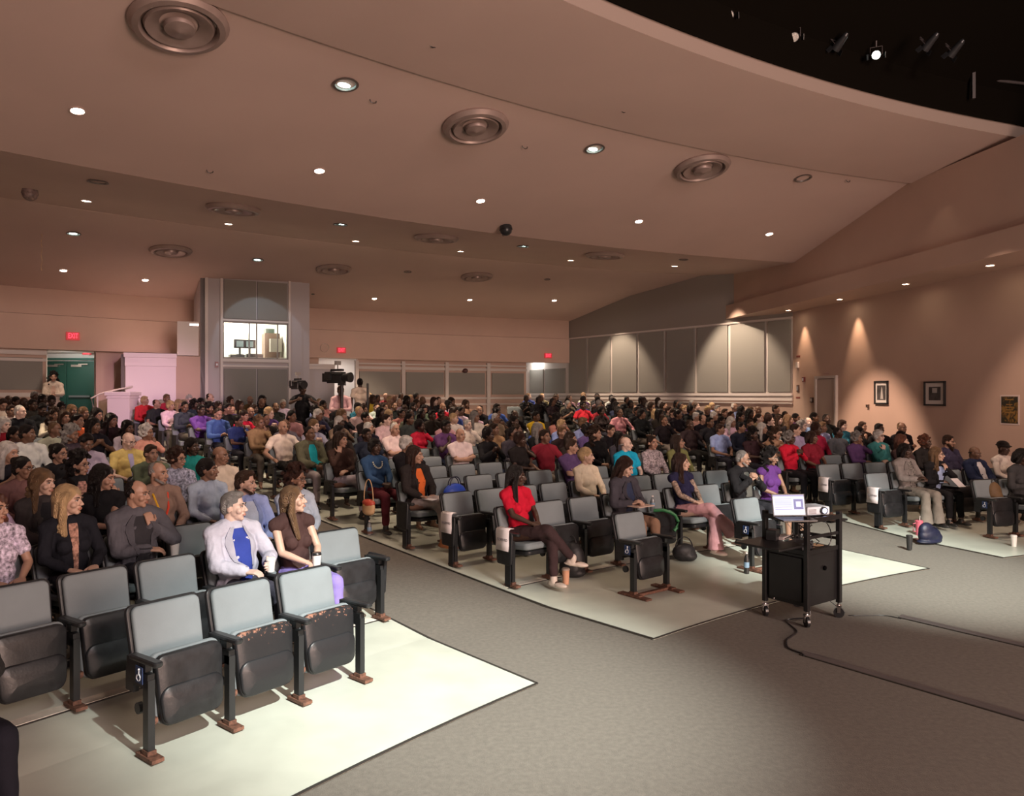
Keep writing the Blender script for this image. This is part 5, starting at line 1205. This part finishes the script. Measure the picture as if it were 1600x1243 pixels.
# remaining back row audience as one mass
if stuffp:
    vs=[];fs=[];cols=[]
    for (P_,rz,idx,skin,hair,hc,tc) in stuffp:
        M=T(*P_)@RZ(rz); J=LIB[idx]['J']; 
        hm=headmat(J)
        for kind,c in((0,SK[skin]),(1,tc),(2,HC[hc])):
            mb=MB(); r3=hm.to_3x3()
            if kind==0:
                mb.ell(hm@V((0,-.012,.032)),(.073,.094,.086),R=r3); mb.ell(hm@V((0,.02,-.03)),(.062,.072,.088),R=r3); mb.cap(hm@V((0,.09,0)),hm@V((0,.105,-.026)),.01,.014,n=1); mb.cap(J['N']-J['up']*.03,hm@V((0,-.03,-.05)),.05,.05)
                for q in(0,1): mb.cap(J['el'][q],J['wr'][q],.035,.026); mb.cap(J['wr'][q],J['wr'][q]+J['hd'][q]*.09,.03,.025)
            elif kind==1: torso(mb,J,.01); limbs(mb,J,0,'short',skin=False); [mb.cap(J['hip'][q],J['kn'][q],.09,.07) for q in(0,1)]
            elif hair!='bald':
                mb.ell(hm@V((0,-.024,.044)),(.083,.094,.088),R=r3); mb.ell(hm@V((0,-.055,-.02)),(.08,.062,.08 if hair in HAIRM else .13),R=r3)
                if hair in('afro','curly','bigcurl'): mb.ell(hm@V((0,-.03,.05)),(.11,.1,.11),R=r3)
            o0=len(vs); vs+=[tuple(M@v) for v in mb.v]; fs+=[[j+o0 for j in f] for f in mb.f]; cols+=[tuple(c)+(1,)]*len(mb.v)
    me=bpy.data.meshes.new('audience_far'); me.from_pydata(vs,[],fs); at=me.color_attributes.new('garment','FLOAT_COLOR','POINT')
    at.data.foreach_set('color',[x for c in cols for x in c]); me.polygons.foreach_set('use_smooth',[True]*len(fs))
    am=bpy.data.materials.new('far_audience'); am.use_nodes=True; nn=am.node_tree.nodes.new('ShaderNodeAttribute'); nn.attribute_name='garment'; am.node_tree.links.new(nn.outputs['Color'],am.node_tree.nodes['Principled BSDF'].inputs['Base Color']); am.node_tree.nodes['Principled BSDF'].inputs['Roughness'].default_value=.8
    me.materials.append(am); o=ob('audience_far',me,None); setp(o,'mass of seated audience in the farthest rows','audience',None,'stuff')
print('CHAIRS',nch,'PERSONS',npers,'STUFF',len(stuffp))
# ------------------------------------------------ reserved papers on the end panels
def reserved(b,k,i,lab):
    P_,rz=seat(b,k,i); e=empty('reserved_sign',P_,rz); setp(e,lab,'sign','reserved paper signs')
    mb=MB(); n=9; X=.322
    vs=[]; L_=[(-.03,.640),(.02,.646),(.0,.640)]
    prof=[(.245,.646),(.30,.648),(X,.630),(X+.004,.55),(X+.002,.47),(X+.010,.40)]
    for (x,z) in prof:
        for (y) in (0.02,.13,.245): vs.append((x,y,z))
    fs=[(3*a+c,3*a+c+1,3*a+c+4,3*a+c+3) for a in range(len(prof)-1) for c in range(2)]
    mb.add(vs,fs); o=mb.build('paper_sheet',paper,e); md=o.modifiers.new('s','SOLIDIFY'); md.thickness=.0012
    me=text_mesh('RESERVED',.040,'reserved_text',.0008); me.materials.clear(); me.materials.append(inkm)
    t=ob('lettering',me,o); t.location=(X+.006,.133,.52); t.rotation_euler=(pi/2,0,pi/2)
for b,k,i,l in(('M',1,0,'white reserved paper beside the person in red polo shirt'),('M',2,0,'white reserved paper on folded seat behind the red polo'),('R',2,0,'white reserved paper just above and right of the laptop'),('R',1,0,'white reserved paper nearest the right aisle front, beside grey suit')): reserved(b,k,i,l)
# ------------------------------------------------ small things
def cup(P,r,h,m,lab,lidm=None,cat='cup',group=None,name='cup',tilt=None,handle=None):
    mb=MB(); mb.lathe([(0,0),(r*.78,0),(r,h),(r*.92,h),(r*.72,.01),(0,.01)],n=20); o=mb.build(name,m); o.location=P; setp(o,lab,cat,group)
    if lidm: mb=MB(); mb.lathe([(0,h+.012),(r*.85,h+.014),(r*1.05,h+.004),(r*1.05,h-.008)],n=20); mb.build('lid',lidm,o)
    return o
coffee=mat('cup_white',(.72,.70,.66),.45); sleeve=mat('cup_sleeve',(.35,.22,.13),.7); ice=mat('iced_drink',(.55,.24,.13),.15)
def near_hand(b,k,i,fn):
    P_,rz=seat(b,k,i); return T(*P_)@RZ(rz)@V(fn)
cup(near_hand('L',1,1,(.0,.39,.655)),.040,.115,coffee,'white paper cup held by woman with long wavy hair',blackp,group='coffee cups',name='paper_cup')
cup(near_hand('L',1,2,(-.085,.40,.70)),.038,.10,coffee,'white paper cup held by grey haired person in blazer',coffee,group='coffee cups',name='paper_cup')
cup(near_hand('L',2,3,(-.27,.20,.64)),.042,.12,coffee,'white paper cup on armrest beside person in dark grey suit',coffee,group='coffee cups',name='paper_cup')
cup((.67,8.75-.12,.02),.045,.17,mat('clear_cup',(.62,.34,.22),.1),'clear cup of iced pink drink on floor by the white sneakers',mat('clear_lid',(.5,.42,.38),.1),name='iced_drink_cup')
def gpt(u_,v_,z=.0):
    y=(CAMH-z)*F/(v_-616); return V(((u_-800)/F*y,y,z))
def gpz(u_,v_):
    z=.0
    for _ in range(12): p=gpt(u_,v_,z); z=flz(p.x,p.y)+.012
    return gpt(u_,v_,z)
bpy.data.objects['iced_drink_cup'].location=gpz(884,912)
tm=mat('tumbler_black',(.03,.03,.03),.35,metal=.3); pk=mat('tumbler_pink',(.55,.12,.17),.5)
cup(gpz(1421,858),.043,.19,tm,'black tumbler standing left of the navy bag',tm,cat='tumbler',name='tumbler')
o=cup(gpz(1436,836),.055,.22,pk,'pink tumbler with straw standing behind the navy bag',pk,cat='tumbler',name='tumbler'); mb=MB(); mb.cone((.01,0,.22),(.015,0,.30),.005,.005,8); mb.build('straw',whitep,o); mb=MB(); mb.tube([(-.05,0,.19),(-.09,0,.18),(-.09,0,.07),(-.05,0,.06)],.009,8); mb.build('handle',pk,o)
cup(gpz(1584,853),.042,.15,coffee,'white paper cup on floor at the right edge of photo',coffee,name='paper_cup',group='coffee cups')
def bottle(P,lab,m=None,h=.2):
    mb=MB(); mb.lathe([(0,0),(.03,0),(.032,.02),(.032,h*.62),(.025,h*.78),(.012,h*.88),(.012,h*.95)],n=16); o=mb.build('water_bottle',m or mat('clear_plastic',(.45,.48,.50),.1,trans=.6)); o.location=P; setp(o,lab,'bottle','water bottles')
    mb=MB(); mb.cone((0,0,h*.93),(0,0,h),.015,.015,12); mb.build('cap',whitep,o); mb=MB(); mb.cone((0,0,h*.3),(0,0,h*.55),.033,.033,16,caps=False); mb.build('bottle_label',mat('label_blue',(.2,.32,.45),.5),o); return o
bottle(near_hand('M',1,4,(.08,.10,.60)),'clear water bottle standing on folded seat right of woman in blazer')
bottle(gpz(577,835),'clear water bottle on floor below the red and tan handbag')
bottle(near_hand('M',0,5.0,(.25,.3,.0)),'dark water bottle on floor below man in black blazer',tm,.26)
# bags
def blob_bag(name,P,rz,parts,m,lab,handle=None,hm_=None,vox=.012,cat='bag',extras=None):
    mb=MB(); 
    for c,r in parts: mb.ell(c,r,n=3)
    o=ob(name,remesh(mb,vox,name,[m],sm=4),None); o.location=P; o.rotation_euler=(0,0,rz); setp(o,lab,cat)
    if handle: mb=MB(); [mb.tube(h,.008,6) for h in handle]; mb.build('handle',hm_ or m,o)
    if extras: extras(o)
    return o
def arcpts(w_,h,y,z,n=10): return [(w_*math.cos(pi*j/n),y,z+h*math.sin(pi*j/n)) for j in range(n+1)]
navy=mat('bag_navy',(.006,.009,.03),.5,bump=.4,bump_s=12,noise_s=5,noise_a=.2); bagblue=mat('bag_blue',(.015,.06,.42),.5,bump=.6,bump_s=10); blk=mat('bag_black',(.012,.012,.014),.55,bump=.5,bump_s=12,noise_s=5,noise_a=.2)
blob_bag('tote_bag',gpz(1452,848),rad(20),[((0,0,.12),(.20,.10,.12)),((-.06,0,.19),(.13,.08,.12)),((.10,0,.08),(.13,.09,.08)),((0,0,.03),(.23,.11,.04))],navy,'shiny navy tote bag slumped on the right block floor',[arcpts(.10,.10,.05,.18),arcpts(.10,.08,-.06,.17)])
P_,rz=seat('M',3,1)
mb=MB(); o=blob_bag('shopping_bag',P_+V((0,0,.50)),rz,[((0,.12,.14),(.19,.09,.15)),((.08,.12,.10),(.12,.10,.11)),((-.1,.12,.10),(.11,.10,.11))],bagblue,'bright blue bag on seat beside woman in orange top',[arcpts(.09,.12,.14,.26),arcpts(.09,.11,.09,.26)],navy)
P_,rz=seat('M',4,1.4)
o=blob_bag('cream_bag',P_+V((0,0,.56)),rz,[((0,.0,.14),(.17,.06,.16)),((.05,.0,.06),(.15,.07,.08))],mat('bag_cream',(.70,.64,.52),.7),'cream tote bag with dark straps above the bright blue bag',[arcpts(.07,-.12,.07,.22)],blk)
P_=near_hand('M',4,0,(.30,.34,.28))
mb=MB(); o=blob_bag('handbag',P_,rad(-40),[((0,0,.11),(.13,.055,.11)),((0,0,.05),(.12,.06,.06))],mat('bag_tan',(.52,.34,.18),.5),'tan handbag with red flap hanging by the left aisle')
def hbx(o): pass
mb=MB(); mb.ell((0,0,.165),(.128,.064,.062)); mb.build('flap',mat('bag_red',(.42,.06,.035),.45),o)
mb=MB(); mb.tube(arcpts(.10,.30,0,.2),.007,6); mb.build('strap',mat('bag_tan'),o); mb=MB(); mb.ell((0,-.09,.15),(.015,.008,.012)); mb.build('clasp',mat('gold_clasp',(.6,.42,.12),.3,metal=1),o)
o=blob_bag('backpack',gpz(893,905)+V((.02,.15,0)),rad(-30),[((0,0,.20),(.16,.12,.22)),((0,-.08,.13),(.13,.07,.12)),((0,0,.06),(.17,.13,.07))],blk,'black backpack on floor right of the red polo person',[arcpts(.05,.08,.0,.40)],None)
mb=MB(); mb.tube([(-.09,-.12,.30),(0,-.15,.31),(.09,-.12,.30)],.006,6); mb.tube([(-.11,-.13,.2),(0,-.17,.2),(.11,-.13,.2)],.006,6); mb.build('zip',steel,o)
blob_bag('shoulder_bag',gpz(1072,880)+V((.0,.12,0)),rad(10),[((0,0,.12),(.16,.09,.12)),((.06,0,.07),(.12,.1,.07))],blk,'black shoulder bag on floor behind the lone front seat',[arcpts(.12,.16,0,.16)],None)
o=blob_bag('backpack',near_hand('R',0,2.3,(.0,-.05,.46)),rad(20),[((0,0,.17),(.13,.10,.18)),((0,-.07,.11),(.10,.06,.10))],mat('bag_brown',(.12,.07,.03),.7,bump=.4,bump_s=14),'brown backpack beside the folded seat near right edge',[arcpts(.04,.07,0,.33)],blk)
P_=near_hand('M',1,4,(-.02,.33,.60))
grn=mat('green_lanyard',(.02,.16,.05),.5); mb=MB(); mb.tube([P_+V(q) for q in((-.22,.02,.02),(-.1,0,.03),(0,0,.0),(.06,0,-.04),(.1,0,-.12),(.08,0,-.2),(.04,-.02,-.24))],.022,8); o=mb.build('green_scarf',grn); setp(o,'bright green scarf draped over seat left of tattooed woman','scarf')
mb=MB(); P_=near_hand('R',1,2,(-.10,.46,.70)); mb.box((0,0,0),(.15,.004,.20),M=T(*P_)@RZ(rad(20))@RX(-.9)); o=mb.build('program_paper',paper,smooth=False); setp(o,'folded white programme held by blonde woman in black blazer','paper')
mb=MB(); P_=near_hand('M',1,3,(.0,.36,.74)); mb.box((0,0,0),(.22,.3,.012),M=T(*P_)@RZ(rad(-50))); o=mb.build('notebook',mat('notebook_pink',(.55,.40,.33),.6),smooth=False); setp(o,'open notebook on the lap of long haired person in blazer','notebook')
mb=MB(); P_=near_hand('M',3,0,(.0,.42,.66)); mb.box((0,0,0),(.24,.2,.01),M=T(*P_)@RZ(rad(-50))@RX(.15)); o=mb.build('paper_pad',paper,smooth=False); setp(o,'white notepad on the lap of woman in orange top','paper')
# ------------------------------------------------ projector cart
Fp=V((2.78,7.084)); Lp=V((2.50,7.48)); Rp=V((3.247,7.415)); cc=(Lp+Rp)/2; crz=math.atan2(.332,.465)
cart=empty('av_cart',(cc.x,cc.y,0),crz); setp(cart,'tall black projector cart on casters with fold-out shelves','cart')
cb_=mat('cart_black',(.012,.012,.013),.38,metal=.2,noise_s=6,noise_a=.2); hx,hy_=.27,.23
mb=MB()
for sx in(-1,1):
    for sy in(-1,1): mb=MB(); mb.box((sx*hx,sy*hy_,.60),(.045,.045,.90)); mb.build('frame_post',cb_,cart,smooth=False,bevel=.004)
mb=MB(); mb.box((0,0,.425),(2*hx-.02,2*hy_-.02,.49)); cab=mb.build('cabinet',cb_,cart,smooth=False,bevel=.004)
mb=MB(); mb.box((0,-hy_-.012+.012,.425),(2*hx-.10,.015,.44)); 
dr=MB(); dr.box((-hx+.0,0,.43),(.016,2*hy_-.10,.42)); dr.build('cabinet_door',cb_,cab,smooth=False,bevel=.003)
mb=MB(); mb.cone((.03,-hy_+.005,.52),(.03,-hy_-.006,.52),.022,.022,16); mb.build('cable_hole',blackm,cab)
mb=MB(); mb.ell((-hx-.012,.12,.20),.008); mb.build('lock',chrome,cab)
for nm,z,x0,x1,y0,y1 in(('top_shelf',.99,-hx-.02,hx+.02,-hy_-.02,hy_+.02),('cabinet_top',.685,-hx,hx,-hy_,hy_)):
    mb=MB(); mb.box(((x0+x1)/2,(y0+y1)/2,z),(x1-x0,y1-y0,.022)); mb.box(((x0+x1)/2,y0,z+.012),(x1-x0,.012,.045)); mb.box((x0,(y0+y1)/2,z+.012),(.012,y1-y0,.045)); mb.build(nm,cb_,cart,smooth=False,bevel=.003)
mb=MB(); mb.box((-hx-.20,.04,.765),(.40,.50,.022)); mb.build('side_leaf',cb_,cart,smooth=False,bevel=.004)
mb=MB(); mb.box((hx+.13,.05,.93),(.30,.42,.02)); mb.box((0,-hy_,.84),(2*hx,.02,.03)); mb.box((hx,0,.78),(.02,2*hy_,.03)); mb.build('side_tray',cb_,cart,smooth=False,bevel=.004)
mb=MB(); mb.box((0,.05,.60+.1),(.001,.001,.001))
for sx in(-1,1):
    for sy in(-1,1):
        c=empty('caster',(sx*hx,sy*hy_,0),rad(30*sx),cart)
        mb=MB(); mb.cone((-.014,0,.05),(.014,0,.05),.05,.05,20); mb.build('wheel',blackp,c); mb=MB(); mb.box((0,0,.115),(.05,.05,.016)); mb.box((-.022,.0,.085),(.006,.03,.07)); mb.box((.022,.0,.085),(.006,.03,.07)); mb.cone((0,0,.11),(0,0,.16),.014,.014,10); mb.build('fork',chrome,c,smooth=False)
def onc(p): return V((cc.x,cc.y,0))+RZ(crz).to_3x3()@V(p)
mb=MB(); mb.box((.08,-.06,.702),(.24,.10,.006)); o=mb.build('paper_slip',mat('paper_peach',(.6,.38,.22),.6),smooth=False); o.location=(cc.x,cc.y,0); o.rotation_euler=(0,0,crz); setp(o,'peach paper slip lying on the lower cart cabinet top','paper')
# laptop
lz=1.003; lpz=rad(4)
lap=empty('laptop',(2.685,7.25,lz),lpz); setp(lap,'open laptop with lit white and blue screen on the cart','laptop')
mb=MB(); mb.box((0,-.11,.012),(.33,.23,.018)); mb.build('keyboard_base',blackp,lap,smooth=False,bevel=.003)
mb=MB(); mb.box((0,-.10,.0215),(.29,.11,.002)); mb.build('keys',mat('keys',(.03,.03,.032),.5),lap,smooth=False)
SM=T(0,.01,.02)@RX(rad(-14)); mb=MB(); mb.box((0,0,.108),(.33,.010,.215),M=SM); scr=mb.build('screen_lid',blackp,lap,smooth=False,bevel=.002)
mb=MB(); mb.box((0,-.0062,.110),(.308,.001,.192),M=SM); sp=mb.build('display',mat('display_white',(.1,.1,.1),.3,emit=(.62,.66,.95),estr=.42),scr,smooth=False)
ln=mat('display_text',(.05,.05,.1),.3,emit=(.20,.22,.50),estr=.3)
mb=MB(); mb.box((0,-.0075,.198),(.308,.001,.014),M=SM)
for j in range(6): mb.box((-.055,-.0075,.168-j*.020),(.17,.001,.006),M=SM)
mb.build('text_lines',ln,sp,smooth=False)
mb=MB(); mb.box((.095,-.0075,.115),(.095,.001,.10),M=SM); mb.build('blue_window',mat('display_blue',(.02,.03,.1),.3,emit=(.02,.04,.20),estr=.4),sp,smooth=False)
mb=MB(); mb.box((.095,-.0085,.115),(.050,.001,.052),M=SM); mb.build('pale_square',mat('display_pale',(.2,.2,.3),.3,emit=(.35,.45,.85),estr=.4),sp,smooth=False)
# projector
pj=empty('projector',(2.99,7.50,1.003),rad(15)); setp(pj,'small white projector beside the laptop on the cart','projector')
mb=MB(); mb.box((0,0,.05),(.26,.22,.085)); b=mb.build('housing',mat('projector_white',(.62,.70,.78),.4),pj,smooth=False,bevel=.015)
mb=MB(); mb.cone((.05,-.10,.055),(.05,-.135,.055),.034,.036,20); mb.build('lens_barrel',blackp,b)
mb=MB(); mb.ell((.05,-.134,.055),(.026,.006,.026)); mb.build('lens',mat('projector_lens',(.5,.5,1),.1,emit=(.55,.6,1),estr=1.5),b)
mb=MB(); [mb.box((-.07,-.112,.03+.012*j),(.08,.004,.005)) for j in range(4)]; mb.build('vent',inkm,b,smooth=False)
def eqbox(name,p,sz,m,lab,cat,rz=0):
    mb=MB(); mb.box((0,0,sz[2]/2),sz); o=mb.build(name,m,smooth=False,bevel=.004); o.location=onc(p); o.rotation_euler=(0,0,crz+rz); setp(o,lab,cat)
    mb=MB(); mb.box((0,-sz[1]/2-.002,sz[2]*.5),(sz[0]*.6,.004,sz[2]*.3)); mb.build('front_plate',steel,o,smooth=False); return o
eqbox('media_player',(.27,.02,.942),(.22,.16,.045),blackp,'flat black media box on right tray of the cart','media box')
eqbox('power_brick',(-.30,.12,.777),(.12,.10,.10),blackp,'black power brick on left leaf of the cart','power supply',.3)
eqbox('audio_mixer',(-.12,-.05,.698),(.22,.18,.07),mat('mixer_grey',(.05,.05,.055),.5),'small dark audio box inside the cart','audio box',.1)
o=eqbox('white_router',(-.18,.10,.88),(.18,.10,.03),whitep,'thin white device tangled in cables behind cart post','device',.2); o.location.z=.777
r2=random.Random(5)
for j in range(6):
    p=V((-.25+.06*j,-.12+.05*(j%3),.80)); pts=[onc(p+V((r2.uniform(-.08,.08),r2.uniform(-.08,.08),.03*q-.02+.06*math.sin(q*1.3+j)))) for q in range(7)]
    mb=MB(); mb.tube(pts,.005,6); o=mb.build('tangled_cable',mat('cable_white',(.4,.4,.38),.5) if j==2 else blackp); setp(o,('black cable tangled in the middle of the cart','white cable tangled in the middle of the cart')[j==2],'cable','cables tangled inside the cart')
def cablef(pts,r,m,lab,name='cable'):
    mb=MB(); mb.tube(pts,r,6,0); o=mb.build(name,m); setp(o,lab,'cable'); return o
def smooth(pts,n=6):
    out=[]; k=len(pts)
    for i in range(k-1):
        p0,p1,p2,p3=[V(pts[max(0,min(k-1,i+d))]) for d in(-1,0,1,2)]
        for j in range(n):
            t=j/n; out.append(.5*((2*p1)+(p2-p0)*t+(2*p0-5*p1+4*p2-p3)*t*t+(3*p1-p0-3*p2+p3)*t**3))
    return out+[V(pts[-1])]
g=lambda a,b,z=.008: gpt(a,b,z)
cablef(smooth([onc((-.1,-.1,.2)),onc((-.12,-.16,.06)),g(1229,968),g(1245,985),g(1238,993),g(1229,1000),g(1232,1012),g(1252,1020),g(1256,1024)]),.007,blackp,'black cable curling from the cart to the near floor cover','cart_cable')
cablef(smooth([onc((hx,.15,.7)),onc((hx+.06,.16,.3)),g(1318,955),g(1330,961),g(1380,961),g(1408,966)]),.004,blackp,'thin dark cable from the cart to the far floor cover','cart_cable')
cablef(smooth([onc((.0,-.05,1.01)),onc((-.02,-.26,.98)),onc((.07,-.27,.85)),onc((.02,-.26,.74)),onc((-.05,-.1,.72))]),.005,blackp,'black cable hanging down the front of the cart','cart_cable')
def fcover(a,b,wd,lab):
    pa,pb=g(*a,0),g(*b,0); d=(pb-pa).normalized(); L=(pb-pa).length+1.5; rz=math.atan2(d.y,d.x)
    mb=MB(); M=RX(0); prof=[(-wd/2,0),(-wd/2+.03,.012),(-.02,.02),(.02,.02),(wd/2-.03,.012),(wd/2,0)]
    vs=[(x,y,z) for x in(0,L) for y,z in prof]; n=len(prof); fs=[(i,i+1,n+i+1,n+i) for i in range(n-1)]+[tuple(range(n)),tuple(range(2*n-1,n-1,-1)),(0,n,2*n-1,n-1)]
    mb.add(vs,fs); o=mb.build('floor_cable_cover',mat('cover_rubber',(.10,.088,.085),.42,noise_s=3,noise_a=.1),smooth=False); o.location=pa; o.rotation_euler=(0,0,rz); setp(o,lab,'cable cover','floor cable covers')
    mb=MB(); mb.box((L/2,-wd/2-.004,.004),(L,.012,.008)); mb.build('seam_tape',edgem,o,smooth=False)
fcover((1256,1020),(1600,1120),.13,'dark cable cover strip on floor nearer the camera'); fcover((1408,963),(1600,1008),.11,'dark cable cover strip on floor farther from camera')
# ------------------------------------------------ standing people and camera crew
def zf(x,y): return flz(x,y)+.012
def hold_paper(r,J):
    pass
x,y=-12.45,20.4
person_full((x,y,zf(x,y)),rad(-150),'person standing by green doors in a tan jacket with dark curly hair',skin='t',hair='bigcurl',hc='k',top='blazer',tc=(.42,.36,.30),inner=(.35,.25,.2),fem=True,pose='hold',stand=True,vox=.011,scale=1.02,hy=10,hp=4)
x,y=-4.85,17.4
person_full((x,y,.70),rad(-158),'person in black operating the left shoulder camera',skin='d',hair='short',hc='k',top='tee',tc=(.012,.012,.014),tr=(.012,.012,.014),pose='camera',stand=True,vox=.011,hy=10,hp=0,heavy=.15)
x,y=-4.1,18.0
person_full((x,y,.72),rad(-170),'person in pink shirt looking up at the tripod camera',skin='b',hair='short',hc='r',top='long',tc=(.55,.36,.38),tr=(.3,.26,.22),pose='hold',stand=True,vox=.011,hy=20,hp=-8,scale=.97)
x,y=-4.2,20.8
person_full((x,y,.90),rad(20),'person in white shirt standing behind the tripod camera, turned away',skin='d',hair='short',hc='k',top='tee',tc=(.60,.50,.42),tr=(.05,.05,.06),pose='lap',stand=True,vox=.011,hy=-20,hp=0)
def camcorder(P,rz,lab,s=1,tripod=None):
    e=empty('video_camera',P,rz); e.scale=(s,)*3; setp(e,lab,'video camera','video cameras')
    mb=MB(); mb.box((0,0,0),(.16,.30,.20)); mb.box((0,.02,.13),(.06,.26,.04)); mb.box((.02,-.1,.03),(.22,.12,.14)); mb.box((0,-.12,.1),(.03,.03,.05)); mb.build('camera_body',blackp,e,smooth=False,bevel=.01)
    mb=MB(); mb.cone((0,.15,.0),(0,.26,.0),.065,.07,20); mb.cone((0,.26,0),(0,.31,0),.08,.09,20); mb.build('lens',blackp,e)
    mb=MB(); mb.box((0,-.22,0),(.11,.10,.15)); mb.build('battery',blackp,e,smooth=False,bevel=.006)
    mb=MB(); mb.cone((.10,-.02,.06),(.10,.20,.06),.022,.022,12); mb.build('microphone',blackp,e)
    mb=MB(); mb.box((-.12,.05,.07),(.10,.06,.06)); mb.build('viewfinder',blackp,e,smooth=False,bevel=.006)
    mb=MB(); mb.cone((0,.03,.12),(0,.03,.22),.012,.012,8); mb.box((0,.03,.255),(.12,.05,.07)); l=mb.build('camera_light',mat('camera_light_grey',(.3,.28,.26),.5),e,smooth=False)
    return e
camcorder((-4.90,17.15,2.42),rad(-135),'black shoulder camera at the left, in front of booth',1.0)
camcorder((-4.15,17.75,2.60),rad(-115),'black broadcast camera raised high on a tripod',1.35)
tp=empty('tripod',(-4.02,17.75,.72)); setp(tp,'black tripod carrying the raised broadcast camera','tripod')
mb=MB(); mb.cone((0,0,.9),(0,0,1.72),.035,.04,10); mb.box((0,0,1.72),(.16,.16,.05)); mb.build('tripod_column',blackp,tp)
for a in(-50,70,190): mb=MB(); mb.cone((.03*math.cos(rad(a)),.03*math.sin(rad(a)),1.15),(.42*math.cos(rad(a)),.42*math.sin(rad(a)),0),.025,.018,8); mb.build('leg',blackp,tp)
mb=MB(); mb.cone((-3.9,20.3,.95),(-3.9,20.3,2.5),.03,.03,10); o=mb.build('light_stand',blackp); setp(o,'thin dark upright stand between the tripod camera and white shirt','stand')
# person at the left edge, only knee and shoe inside the photo
P_,rz=seat('L',0,4.38); c=chair(True,False); c.location=P_; c.rotation_euler=(0,0,rz); setp(c,'occupied front seat beyond the left edge of photo','theatre seat')
person_full(P_,rz,'person in black trousers and shoes at the left edge, nearly outside the photo',skin='m',hair='short',hc='k',top='long',tc=(.02,.02,.02),tr=(.012,.012,.018),shoe=(.01,.01,.01),pose='lap',vox=.009)
# lanyard on the bearded person, scarf etc.
P_,rz=seat('L',3,2)
mb=MB(); M=T(*P_)@RZ(rz); mb.tube([M@V(q) for q in((.07,-.06,1.06),(.075,.05,.99),(.05,.125,.85),(.02,.15,.72))],.011,6); mb.tube([M@V(q) for q in((-.07,-.06,1.06),(-.075,.05,.99),(-.05,.125,.85),(.0,.15,.72))],.011,6,1)
o=mb.build('lanyard',[mat('lanyard_yellow',(.65,.36,.02),.6),mat('lanyard_red',(.6,.05,.02),.6)]); setp(o,'yellow and red lanyard worn over the brown shirt','lanyard')
P_,rz=seat('M',4,0); M=T(*P_)@RZ(rz); mb=MB()
for j in range(11): a=pi*j/10; mb.ell(M@V((.075*math.cos(a),.075+.045*math.sin(a),.985-.085*math.sin(a))),.013,n=1)
o=mb.build('bead_necklace',mat('bead_pale',(.6,.62,.5),.3)); setp(o,'pale bead necklace worn over the deep blue blouse','necklace')

bpy.data.scenes.remove(TS)
